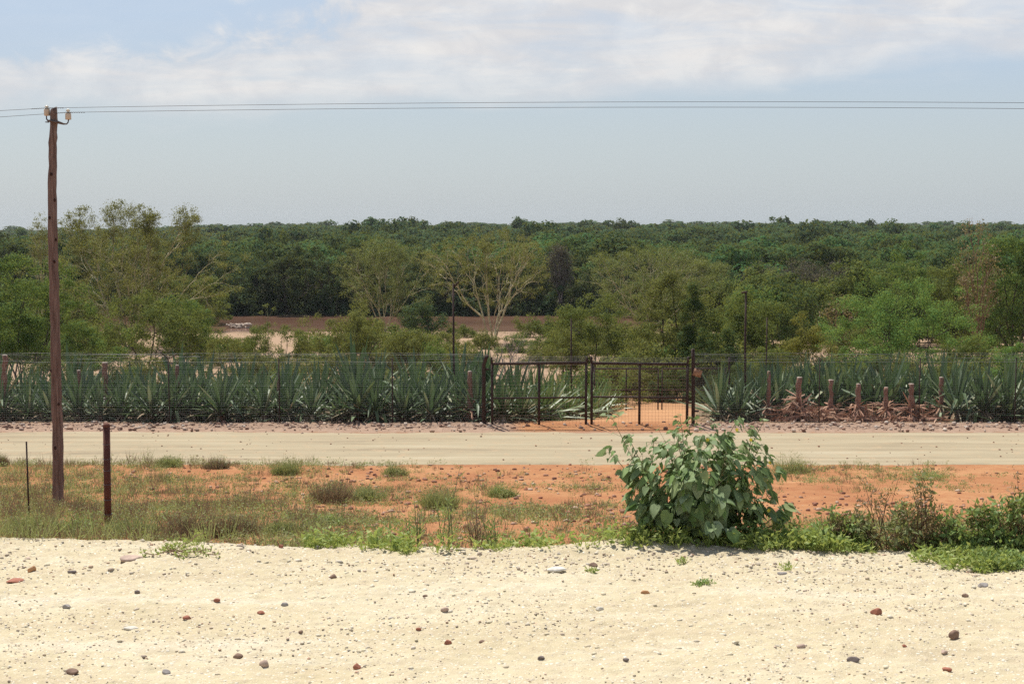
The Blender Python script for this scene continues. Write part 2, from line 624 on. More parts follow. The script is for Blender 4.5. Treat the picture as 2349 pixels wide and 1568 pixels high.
def land_mat():
    m, nt, N, L, out = mat('red_earth_and_sand')
    tcn = N.new('ShaderNodeTexCoord'); v = tcn.outputs['Object']
    sp = N.new('ShaderNodeSeparateXYZ'); L.new(v, sp.inputs[0])
    X, Y = sp.outputs[0], sp.outputs[1]
    n1 = nz(nt, .55, 5, .6, v); n2 = nz(nt, 4.5, 6, .65, v); n3 = nz(nt, 32, 4, .7, v); n4 = nz(nt, .06, 4, .6, v)
    red = ramp(nt, n1, [(.28, (.30, .130, .060)), (.5, (.37, .178, .082)), (.72, (.45, .25, .122))])
    red = mixc(nt, mrange(nt, n2, .45, .72), red, mixc(nt, .6, red, (.30, .105, .05)))
    red = mixc(nt, mth(nt, 'MULTIPLY', mrange(nt, n3, .58, .7), .5), red, (.22, .085, .045))
    # rubble bank beside the road
    bank = mixc(nt, mrange(nt, n2, .35, .65), (.29, .195, .14), (.37, .26, .19))
    yy = mth(nt, 'ADD', Y, mth(nt, 'MULTIPLY', mth(nt, 'SUBTRACT', n2, .5), .8))
    c = mixc(nt, mrange(nt, yy, 40.4, 40.9), red, bank)
    soil = mixc(nt, mrange(nt, n2, .4, .65), (.17, .11, .07), (.26, .18, .11))
    # red sandy track through the gates keeps the red earth
    xt = mth(nt, 'SUBTRACT', X, mth(nt, 'ADD', 3.4, mth(nt, 'MULTIPLY', mth(nt, 'SUBTRACT', Y, 43.), .115)))
    xt = mth(nt, 'ABSOLUTE', mth(nt, 'ADD', xt, mth(nt, 'MULTIPLY', mth(nt, 'SUBTRACT', n1, .5), 1.0)))
    ontrack = mrange(nt, xt, 2.6, 1.9)
    inner = mixc(nt, ontrack, soil, mixc(nt, .35, red, (.55, .33, .17)))
    c = mixc(nt, mrange(nt, yy, 42.2, 42.8), c, mixc(nt, mrange(nt, Y, 90, 60), soil, inner))
    gatestrip = mth(nt, 'MULTIPLY', mrange(nt, mth(nt, 'ABSOLUTE', mth(nt, 'SUBTRACT', X, 2.7)), 3.0, 2.2), mth(nt, 'MULTIPLY', mrange(nt, yy, 40.6, 41.1), mrange(nt, yy, 43.4, 42.8)))
    c = mixc(nt, gatestrip, c, red)
    sand = mixc(nt, mrange(nt, n2, .4, .65), (.36, .25, .165), (.30, .20, .13))
    sand = mixc(nt, mth(nt, 'MULTIPLY', mrange(nt, n3, .6, .7), .5), sand, (.24, .17, .12))
    ys = mth(nt, 'ADD', Y, mth(nt, 'MULTIPLY', mth(nt, 'SUBTRACT', n4, .5), 40.))
    c = mixc(nt, mrange(nt, ys, 74, 86), c, sand)
    wet = (.10, .065, .045)
    c = mixc(nt, mrange(nt, ys, 160, 170), c, wet)
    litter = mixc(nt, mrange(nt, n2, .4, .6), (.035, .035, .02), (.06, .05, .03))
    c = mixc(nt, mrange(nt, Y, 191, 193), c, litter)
    h = mth(nt, 'ADD', n2, mth(nt, 'MULTIPLY', n3, .35))
    L.new(princ(nt, c, .95, .1, bump(nt, h, .7, .06)), out.inputs[0])
    return m


def water_mat():
    m, nt, N, L, out = mat('muddy_water')
    tcn = N.new('ShaderNodeTexCoord')
    mp = N.new('ShaderNodeMapping'); mp.inputs['Scale'].default_value = (.25, 1.2, 1)
    L.new(tcn.outputs['Object'], mp.inputs[0])
    n = nz(nt, 1.1, 4, .6, mp.outputs[0]); b_ = nz(nt, .09, 3, .5, mp.outputs[0])
    c = ramp(nt, b_, [(.35, (.115, .060, .040)), (.65, (.19, .105, .070))])
    L.new(princ(nt, c, .15, .35, bump(nt, n, .12, .08)), out.inputs[0])
    return m


M = {}
M['gravel'] = gravel_mat()
M['road'] = road_mat()
M['land'] = land_mat()
M['water'] = water_mat()
M['pebble'] = island('pebble_stone', [(.56, .49, .36), (.48, .38, .29), (.60, .54, .43), (.46, .38, .28), (.33, .26, .21), (.54, .46, .34), (.44, .40, .34), (.50, .41, .29), (.46, .29, .20), (.66, .61, .51), (.50, .42, .30)])
M['palepebble'] = island('pale_gravel_lump', [(.54, .46, .31), (.60, .54, .40), (.50, .42, .29), (.62, .57, .46), (.56, .48, .33)])
M['redstone'] = island('red_rubble_stone', [(.27, .115, .07), (.18, .08, .055), (.36, .19, .12), (.24, .11, .07), (.50, .38, .28), (.30, .12, .07)])
M['bankstone'] = island('bank_rubble_stone', [(.24, .13, .09), (.16, .095, .07), (.50, .38, .29), (.30, .18, .13), (.40, .26, .18), (.62, .54, .45), (.20, .11, .08)])
M['sandrock'] = plain('pale_sand_rock', [(.3, (.38, .30, .24)), (.7, (.52, .44, .37))], 6, .9, .1)
M['bark'] = plain('grey_brown_bark', [(.3, (.06, .045, .035)), (.7, (.13, .105, .085))], 6, .9, .1)
M['palebark'] = plain('pale_yellow_bark', [(.25, (.27, .23, .12)), (.5, (.42, .37, .22)), (.75, (.68, .63, .46))], 3, .7, .3)
M['deadbark'] = plain('dead_grey_twig', [(.3, (.16, .13, .13)), (.7, (.27, .23, .22))], 5, .9, .1)
M['browntwig'] = plain('dead_brown_twig', [(.3, (.15, .09, .06)), (.7, (.28, .18, .12))], 5, .9, .1)
M['weedstem'] = plain('green_stem', [(.3, (.12, .13, .06)), (.7, (.22, .21, .10))], 30, .8, .2)

# ------------------------------------------------------------------ land sheets


def grid_sheet(name, xs_fn, ys, zfn, material, kind='structure', smooth=True):
    rows = []
    for y in ys:
        x = xs_fn(y)
        rows.append(np.stack([x, np.full_like(x, y)], 1))
    P = np.stack(rows)                       # ny, nx, 2
    ny, nx = P.shape[:2]
    z = zfn(P[..., 0].ravel(), P[..., 1].ravel())
    V = np.concatenate([P.reshape(-1, 2), z[:, None]], 1)
    i = (np.arange(ny - 1)[:, None] * nx + np.arange(nx - 1)[None]).ravel()
    Fq = np.stack([i, i + 1, i + nx + 1, i + nx], 1)
    o = MB().add(V, Fq).build(name, material, smooth=smooth)
    return tag(o, kind=kind)


def crest(x):
    return 8.62 + 0.16 * vnoise(x * 0.9, x * 0 + 3.3, 41) + 0.07 * vnoise(x * 4, x * 0, 42) - .32 * sst(x, .8, 3.2)


def gravel_z(x, y):
    c = crest(x)
    z = T(x, y) + .03
    z = z + .020 * fbm(x * 1.6, y * 1.6, 51, 3) + .008 * vnoise(x * 9, y * 9, 55) + .015 * vnoise(x * 22, y * 22, 56) + .013 * vnoise(x * 52, y * 52, 57)
    z = z + .05 * np.exp(-((y - c) / .28) ** 2) * (.6 + 1.2 * vnoise(x * 1.4, x * 0, 58))
    return z - .75 * sst(y, c + .12, c + .75)


def shoulder(vx, vy):
    """point of the gravel shoulder seen at (vx, vy), never beyond its crest"""
    a, d, e = ray(vx, vy)
    ys = np.linspace(4.2, 9.2, 500)
    c = crest(a * ys / d)
    zs = CZ + e * ys / d - gravel_z(a * ys / d, ys)
    k = np.nonzero((zs <= 0) | (ys > c - .02))[0]
    Y = float(ys[int(k[0])]) if len(k) else 8.4
    x = a * Y / d
    return Vector((x, Y, float(gravel_z(np.array([x]), np.array([Y]))[0])))


gys = np.concatenate([np.linspace(-60, 2, 20)[:-1], np.linspace(2, 4.8, 40)[:-1], np.linspace(4.8, 9.6, 250)])
guu = np.concatenate([np.linspace(-60, -4.6, 25)[:-1], np.linspace(-4.6, 4.6, 440), np.linspace(4.6, 60, 25)[1:]])
grid_sheet('gravel_shoulder', lambda y: guu, gys, gravel_z, M['gravel'])


def land_z(x, y):
    z = T(x, y) - .35 * (1 - sst(y, crest(x) - .5, crest(x) + .3))
    road = sst(y, 35.0, 35.6) * (1 - sst(y, 40.3, 40.9))
    return z - .12 * road


lys = np.concatenate([np.linspace(-60, 8, 25)[:-1], np.linspace(8, 11, 40)[:-1], np.linspace(11, 18, 20)[:-1], np.linspace(18, 36, 200)[:-1],
                      np.linspace(36, 40, 12)[:-1], np.linspace(40, 44, 60)[:-1], np.linspace(44, 110, 110)[:-1], np.linspace(110, 215, 110)[:-1], np.geomspace(215, 1400, 70)])
lu = np.linspace(-1, 1, 321)
lu = np.sign(lu) * np.abs(lu) ** 1.25
grid_sheet('ground', lambda y: lu * (60 + .5 * max(y, 0)), lys, land_z, M['land'])


def road_z(x, y):
    z = T(x, y) * 0 + np.interp(y, [34, 35.2, 38, 40.6, 41.2], [.12, .045, .05, .02, .0])
    e = .7 * vnoise(x * .35, y * 0, 61) + .4 * vnoise(x * 1.6, y * 0, 62) + .2 * vnoise(x * 5, y * 0, 64)
    z = z - .30 * (1 - sst(y, 34.6 + e, 35.3 + e)) - .25 * sst(y, 40.55 + e * .4, 41.0 + e * .4)
    for c_, w_ in ((36.3, .35), (37.9, .3), (39.3, .3)):
        z = z - .04 * np.exp(-((y - c_ - .2 * vnoise(x * .15, y * 0, 63)) / w_) ** 2)
    return z + .012 * fbm(x * 2.2, y * 2.2, 66, 3)


grid_sheet('dirt_road', lambda y: np.linspace(-60, 60, 900), np.linspace(34.2, 41.3, 90), road_z, M['road'])
wat = MB().add(np.array([(-900, 157, -6.9), (900, 157, -6.9), (900, 195.5, -6.9), (-900, 195.5, -6.9)]), np.array([[0, 1, 2, 3]])).build('river', M['water'])
tag(wat, kind='structure')

# ------------------------------------------------------------------ plant builder


def split2(tips):
    i = rng.integers(len(tips))
    a = tips[np.argmax(((tips - tips[i]) ** 2).sum(1))]
    b = tips[np.argmax(((tips - a) ** 2).sum(1))]
    for _ in range(3):
        g = ((tips - a) ** 2).sum(1) < ((tips - b) ** 2).sum(1)
        if g.all() or not g.any():
            g = np.arange(len(tips)) % 2 == 0
            break
        a, b = tips[g].mean(0), tips[~g].mean(0)
    return g


def skeleton(base, tips, rtip, first=.3, frac=.36, wob=.05, expo=.5, first_groups=1):
    """limbs that fork their way from the base out to every tip"""
    S = []

    def edge(p, q, r0, r1):
        L_ = np.linalg.norm(q - p)
        mid = (p + q) / 2 + rng.normal(0, 1, 3) * L_ * wob
        S.append((p, mid, r0, (r0 + r1) / 2)); S.append((mid, q, (r0 + r1) / 2, r1))

    def node(p, t, r, depth):
        n = len(t)
        if n == 1:
            edge(p, t[0], r, rtip * .6); return
        c = t.mean(0)
        f = first if depth == 0 else frac * (.75 + .5 * rng.random())
        q = p + (c - p) * f
        rn = rtip * n ** expo
        edge(p, q, max(r, rn) if depth else rn * 1.15, rn)
        g = split2(t)
        for h in (g, ~g):
            node(q, t[h], rtip * h.sum() ** expo, depth + 1)
    parts = [tips]
    while len(parts) < first_groups:
        parts.sort(key=len); big_ = parts.pop()
        if len(big_) < 2: parts.append(big_); break
        g = split2(big_); parts += [big_[g], big_[~g]]
    for t in parts:
        node(base + np.array([*rng.normal(0, .05, 2), 0]) * (first_groups > 1), t, rtip * len(t) ** expo, 0)
    a = [np.array([s_[k] for s_ in S]) for k in range(4)]
    return a


def envelope(n, H, R, zb, shape='round', lump=.22, ry=1.0):
    """points spread through an uneven crown"""
    d = unit(rng.normal(0, 1, (n, 3)))
    lob = unit(rng.normal(0, 1, (7, 3)))
    amp = np.exp((d @ lob.T - 1) * 5) @ rng.uniform(-1, 1, 7)
    rr = (1 + lump * amp * 1.6) * rng.random(n) ** (1 / 4.5)
    hz = (H - zb) / 2
    if shape == 'round':
        P = d * rr[:, None] * np.array([R, R * ry, hz]) + np.array([0, 0, zb + hz])
    elif shape == 'dome':
        d[:, 2] = np.abs(d[:, 2]) * 1.0 - .12
        P = d * rr[:, None] * np.array([R, R * ry, (H - zb)]) + np.array([0, 0, zb])
    elif shape == 'vase':
        u = rng.random(n) ** .55                      # fills upwards, wide at the top
        a = rng.random(n) * 2 * pi
        q = np.sqrt(rng.random(n))
        lo = np.interp(u, [0, .25, .55, .8, 1.0], [.34, .85, 1.0, 1.0, .74])
        lb = 1 + lump * np.sin(a * 3 + rng.random() * 6) * .7 + lump * np.sin(a * 5 + 1) * .5
        rad = R * lo * q * lb
        top = H * (1 - .10 * q ** 2) * (1 + .05 * np.sin(a * 4 + 2 + q * 5))
        P = np.stack([rad * np.cos(a), rad * np.sin(a) * ry, zb + (top - zb) * u], 1)
    elif shape == 'column':
        u = rng.random(n)
        a = rng.random(n) * 2 * pi
        w_ = np.interp(u, [0, .2, .6, .9, 1], [.8, 1, .85, .5, .12])
        rad = R * w_ * np.sqrt(rng.random(n)) * (1 + lump * np.sin(3 * a + u * 9))
        P = np.stack([rad * np.cos(a), rad * np.sin(a) * ry, zb + (H - zb) * u], 1)
    return P


def foliage(tips, per, spread, leaf, asp=.55, shell=.55, up=.5, droop=0., flat=.75, tang=False):
    """leaf blades gathered into a clump round every tip"""
    n = len(tips)
    cnt = rng.poisson(per, n) if per < 40 else (per * rng.uniform(.6, 1.4, n)).astype(int)
    idx = np.repeat(np.arange(n), cnt)
    k = len(idx)
    d = unit(rng.normal(0, 1, (k, 3)))
    sp = spread * rng.uniform(.65, 1.35, n)[idx]
    r = (shell + (1 - shell) * rng.random(k)) * np.where(rng.random(k) < .25, rng.random(k), 1)
    C = tips[idx] + d * (r * sp)[:, None] * np.array([1, 1, flat])
    D = unit(d + rng.normal(0, .7, (k, 3)) + np.array([0, 0, -droop]))
    Nn = unit(d * .6 + np.array([0, 0, up]) + rng.normal(0, .55, (k, 3)))
    if tang:
        tn = rng.normal(0, 1, (k, 3)); tn -= d * (tn * d).sum(1, keepdims=True)
        D = unit(unit(tn) + d * rng.normal(.05, .3, k)[:, None] + np.array([0, 0, -droop]))
        Nn = unit(d + np.array([0, 0, up * .6]) + rng.normal(0, .3, (k, 3)))
    Lf = leaf * rng.uniform(.65, 1.4, k)
    return leaves(C, D, Nn, Lf, Lf * asp)


def make_plant(name, label, cat, loc, H, R, zb=.2, shape='round', ntips=80, per=80, spread=.4, leaf=.1, asp=.55,
               leafm='olive', barkm='bark', rtip=.012, first=.3, lump=.22, group=None, stems=1, sides=4, ry=.8,
               up=.5, droop=0., shell=.55, flat=.75, part=('trunk', 'crown'), expo=.5, trim=None, rz=None, wob=.05, tang=False):
    t = thing(name, label, cat, loc, 0 if rz is None else rz, group)
    tips = envelope(ntips, H, R, zb, shape, lump, ry)
    if trim is not None: tips = trim(tips)
    base = np.array([0, 0, -.15])
    p0, p1, r0, r1 = skeleton(base, tips, rtip, first, wob=wob, expo=expo, first_groups=stems)
    V, Fs = segs_tubes(p0, p1, r0, r1, sides)
    MB().add(V, Fs).build(part[0], M[barkm], t)
    if per:
        V, Fs = foliage(tips, per, spread, leaf, asp, shell, up, droop, flat, tang)
        MB().add(V, Fs).build(part[1], M[leafm], t)
    return t


M['fever'] = leaf_mat('fever_tree_leaf', [(.125, .135, .040), (.155, .160, .050), (.18, .18, .065), (.11, .125, .035)], .35, .1, .7)
M['fevergreen'] = leaf_mat('fever_tree_green_leaf', [(.095, .135, .036), (.12, .155, .045), (.145, .17, .055)], .35)
M['olive'] = leaf_mat('olive_leaf', [(.082, .120, .030), (.105, .145, .038), (.13, .165, .048), (.07, .105, .028)], .32, .08, .75)
M['yolive'] = leaf_mat('yellow_olive_leaf', [(.115, .140, .038), (.145, .165, .048), (.175, .180, .058), (.09, .115, .032)], .32, .08, .75)
M['yellow'] = leaf_mat('yellowing_leaf', [(.21, .195, .045), (.26, .225, .055), (.17, .175, .04), (.13, .15, .035)], .3, .08, .75)
M['green'] = leaf_mat('fresh_green_leaf', [(.062, .130, .034), (.080, .160, .040), (.105, .185, .050), (.06, .115, .030)], .34, .08, .75)
M['bright'] = leaf_mat('bright_green_leaf', [(.090, .200, .048), (.115, .235, .060), (.14, .255, .07)], .36, .08, .75)
M['deep'] = leaf_mat('deep_green_leaf', [(.038, .072, .024), (.050, .092, .030), (.066, .110, .036)], .28, .08, .75)
M['bank'] = leaf_mat('bank_tree_leaf', [(.036, .064, .028), (.046, .080, .034), (.058, .095, .040)], .2, .08, .8, objvar=.4)
M['hillleaf'] = leaf_mat('hill_tree_leaf', [(.048, .092, .030), (.058, .110, .036), (.070, .125, .040)], .22, .06, .8, objvar=.95)
M['woodleaf'] = leaf_mat('far_wood_leaf', [(.044, .088, .034), (.056, .108, .040), (.068, .122, .044)], .22, .06, .8, clump=(.10, (.03, .055, .028)))
M['mauve'] = leaf_mat('grey_mauve_leaf', [(.105, .090, .082), (.13, .108, .100), (.09, .095, .068)], .2, .05, .8)
M['brownleaf'] = leaf_mat('withered_brown_leaf', [(.27, .17, .10), (.21, .14, .08), (.18, .155, .07)], .25)

PX = lambda Y: Y / F          # metres per view pixel


def plant_at(vx, vtop, Y, hw, **k):
    x = (vx - CX) * PX(Y)
    x = at(vx, 700, Y).x
    z = Ts(x, Y)
    H = at(vx, vtop, Y).z - z
    return dict(loc=(x, Y, z), H=H, R=hw * PX(Y), **k)


# ------------------------------------------------------------------ far wood on the hill
def dome(R, H, zb, nl, leaf, asp=.8, lobes=9, jit=.32, fill=.12):
    """a rounded crown: lobes on a dome, leaf cards lying on the lobes"""
    a = rng.random(lobes) * 2 * pi
    q = np.sqrt(rng.random(lobes)) * .72
    hz = H - zb
    cen = np.stack([R * q * np.cos(a), R * q * np.sin(a), zb + hz * (.34 + .36 * (1 - q ** 2) * rng.uniform(.6, 1.15, lobes))], 1)
    rad = R * rng.uniform(.36, .58, lobes)
    i = rng.integers(lobes, size=nl)
    d = unit(rng.normal(0, 1, (nl, 3)) + np.array([0, 0, .25]))
    r = np.where(rng.random(nl) < fill, rng.random(nl), rng.uniform(.86, 1.06, nl))
    C = cen[i] + d * (rad[i] * r)[:, None] * np.array([1, 1, .72 * hz / R if hz < R else .8])
    tn = rng.normal(0, 1, (nl, 3)); tn -= d * (tn * d).sum(1, keepdims=True)
    D = unit(tn) + d * rng.normal(0, .3, nl)[:, None]
    N_ = unit(d + rng.normal(0, jit, (nl, 3)) + np.array([0, 0, .2]))
    L = leaf * rng.uniform(.65, 1.35, nl)
    return leaves(C - unit(D) * L[:, None] * .5, D, N_, L, L * asp)


hill_meshes = []
for k in range(7):
    mb = MB()
    R_ = 3.5 + .35 * (k % 4); H_ = 6.4 + .5 * (k % 3)
    V, Fs = dome(R_, H_, 1.6, 2100, .40, .75, 9 + k % 4); mb.add(V, Fs, 0)
    V, Fs = segs_tubes(*skeleton(np.array([0, 0, -.6]), envelope(10, H_ * .8, R_ * .7, 2.2, 'dome'), .05, .4), 4); mb.add(V, Fs, 1)
    hill_meshes.append(mb.mesh('hill_tree_crown', [M['hillleaf'], M['bark']]))
pos = []
y = 211.0
while y < 1250:
    step = 6.9 + (y - 211) * .013
    x = -.40 * y - 8
    while x < .40 * y + 8:
        if not (y < 224 and x < -12):
            pos.append((x + rng.normal(0, step * .3), y + rng.normal(0, step * .3), step))
        x += step * 1.1
    y += step * .92
pos = np.array(pos)
hz = T(pos[:, 0], pos[:, 1])
near_first = np.argsort(pos[:, 1])
n_ind = 285
hill_label = 'dark green bush tree in the wood that covers the low hill beyond the river'
for k in near_first[:n_ind]:
    me = hill_meshes[int(rng.integers(7))]
    o = bpy.data.objects.new('hill_tree', me)
    COL.objects.link(o)
    s = rng.uniform(.8, 1.38)
    o.location = (pos[k, 0], pos[k, 1], hz[k] - .3)
    o.scale = (s * rng.uniform(.9, 1.2), s * rng.uniform(.9, 1.2), s * rng.uniform(.85, 1.15))
    o.rotation_euler.z = rng.random() * 6.28
    tag(o, hill_label, 'tree', 'trees in the wood on the hill')
low = [dome(3.9, 6.6, 1.4, 190, .95, .85, 7, .30) for k in range(7)]
low2 = [dome(3.9, 6.6, 1.4, 420, .62, .85, 8, .30) for k in range(7)]
mb = MB()
for k in near_first[n_ind:]:
    V, Fs = (low2 if pos[k, 1] < 480 else low)[int(rng.integers(7))]
    s = rng.uniform(.6, 1.2) * max(1.0, pos[k, 2] / 7.6)
    sz = min(s, 1.12) * rng.uniform(.8, 1.12) * (1.32 if rng.random() < .08 else 1.0)
    a = rng.random() * 6.28
    V2 = V.astype(float)
    V2 = np.stack([(V2[:, 0] * cos(a) - V2[:, 1] * sin(a)) * s, (V2[:, 0] * sin(a) + V2[:, 1] * cos(a)) * s, V2[:, 2] * sz], 1)
    mb.add(V2 + np.array([pos[k, 0], pos[k, 1], hz[k] - .3]), Fs)
o = mb.build('distant_forest', M['woodleaf'])
tag(o, 'dark green forest of rounded crowns filling the horizon', 'forest', None, 'stuff')
# taller crowns standing out of the skyline
for k, (vx, vt, hw, lab) in enumerate(((853, 496, 21, 'darkest tall tree breaking the skyline left of the middle'), (950, 498, 11, 'small dark flat-topped tree on the skyline right of the tallest one'),
                                      (1192, 495, 17, 'dark tree bump on the skyline just right of the middle'), (1425, 497, 18, 'broad dark tree on the skyline above the gate'),
                                      (1775, 499, 16, 'dark tree on the skyline above the yellowing bush'), (1990, 499, 16, 'rounded dark tree on the skyline above the bright green bush'),
                                      (2140, 504, 12, 'thin flat-topped tree on the skyline right of the bright bush'), (50, 519, 18, 'dark tree on the skyline left of the wooden power pole'))):
    Y = 560
    q = plant_at(vx, vt, Y, hw)
    make_plant('skyline_tree', lab, 'tree', q['loc'], q['H'], q['R'], q['H'] * .45, 'dome', 34, 60, 1.5, .62, .8, 'hillleaf', rtip=.06, ry=1, group='trees on the skyline', up=.9, tang=True)

# ------------------------------------------------------------------ tall trees along the far bank
bank_t = []
for k in range(5):
    H = 10.8 + .5 * k
    t = make_plant('bank_tree', 'dark dense tree in the row on the far river bank, its foot in deep shade', 'tree', (0, 0, 0), H, 5.0, .4, 'round', 70, 110, 1.25, .34, .7,
                   'bank', rtip=.045, first=.25, lump=.35, ry=1, group='dense trees along the far river bank', stems=2, droop=.25, up=.8, tang=True)
    bank_t.append(t)
xs = np.arange(-84, 96, 5.4)
row = [(x, 198.5 + rng.normal(0, .9)) for x in xs] + [(x + 3, 205.5 + rng.normal(0, 1.6)) for x in xs]
for k, (x, y) in enumerate(row):
    t = bank_t[k] if k < 5 else copy_tree(bank_t[int(rng.integers(5))])
    x += rng.normal(0, 1.2)
    t.location = (x, y, Ts(x, y) - .8)
    vxx = CX + F * x / y
    s = rng.uniform(.86, 1.10) * float(np.interp(vxx, [700, 860, 1050, 1500, 1800], [.76, .76, .68, .60, .55]))
    t.scale = (s, s, s)
    t.rotation_euler.z = rng.random() * 6.28

# ------------------------------------------------------------------ fever trees with pale limbs
def fever(label, vx, vtop, Y, hw, ntips, per, leafm, rtip=.010, zbf=.30, **k):
    ntips = int(ntips * 1.7); per = int(per * 2.2)
    q = plant_at(vx, vtop, Y, hw)
    return make_plant('fever_tree', label, 'tree', q['loc'], q['H'], q['R'], q['H'] * zbf, 'vase', ntips, per, k.pop('spread', .66), k.pop('leaf', .125), .5, leafm, 'palebark', rtip=rtip, first=k.pop('first', .2),
                      lump=.42, ry=.8, group='pale-limbed fever trees by the river', stems=k.pop('stems', 5), shell=.1, flat=.7, expo=k.pop('expo', .47), wob=.07, **k)


def crownlets(tips):
    """the tall tree's top breaks up into four separate heads"""
    q = PX(128)
    heads = np.array([(-112, 515, 38), (-15, 500, 42), (55, 508, 34), (148, 515, 40)])
    extra = []
    for hx, hv, hr in heads:
        n = 46
        d = unit(rng.normal(0, 1, (n, 3))) * (rng.random((n, 1)) ** .4) * hr * q
        c = np.array([hx * q, rng.normal(0, .6), at(290, hv, 128).z - Ts(at(290, 700, 128).x, 128)])
        extra.append(c + d * np.array([1, 1, 1.15]))
    return np.concatenate([tips] + extra)


fever('largest fever tree, feathery olive crown of several heads just right of the wooden power pole', 292, 522, 128, 205, 300, 42, 'fever', zbf=.16, trim=crownlets, stems=6)
fever('fever tree with the clearest bright bare limbs, behind the left gate leaf', 1130, 532, 138, 152, 190, 32, 'fever', rtip=.0118, zbf=.30, stems=4, spread=.5, expo=.50)
fever('rounded olive fever tree with few visible limbs, left of the brightest-limbed one', 882, 553, 158, 98, 200, 46, 'fevergreen', rtip=.008, zbf=.14)
fever('broad low fever tree standing above the double gate', 1490, 566, 150, 150, 210, 42, 'fevergreen', rtip=.009, zbf=.16)
fever('small pale fever tree peeping out left of the power pole', 96, 498, 140, 26, 40, 20, 'fever', rtip=.012, zbf=.6, spread=.5, stems=2)
fever('greener fever tree right of the low broad one above the gate', 1620, 590, 158, 70, 110, 44, 'fevergreen', rtip=.008, zbf=.15)

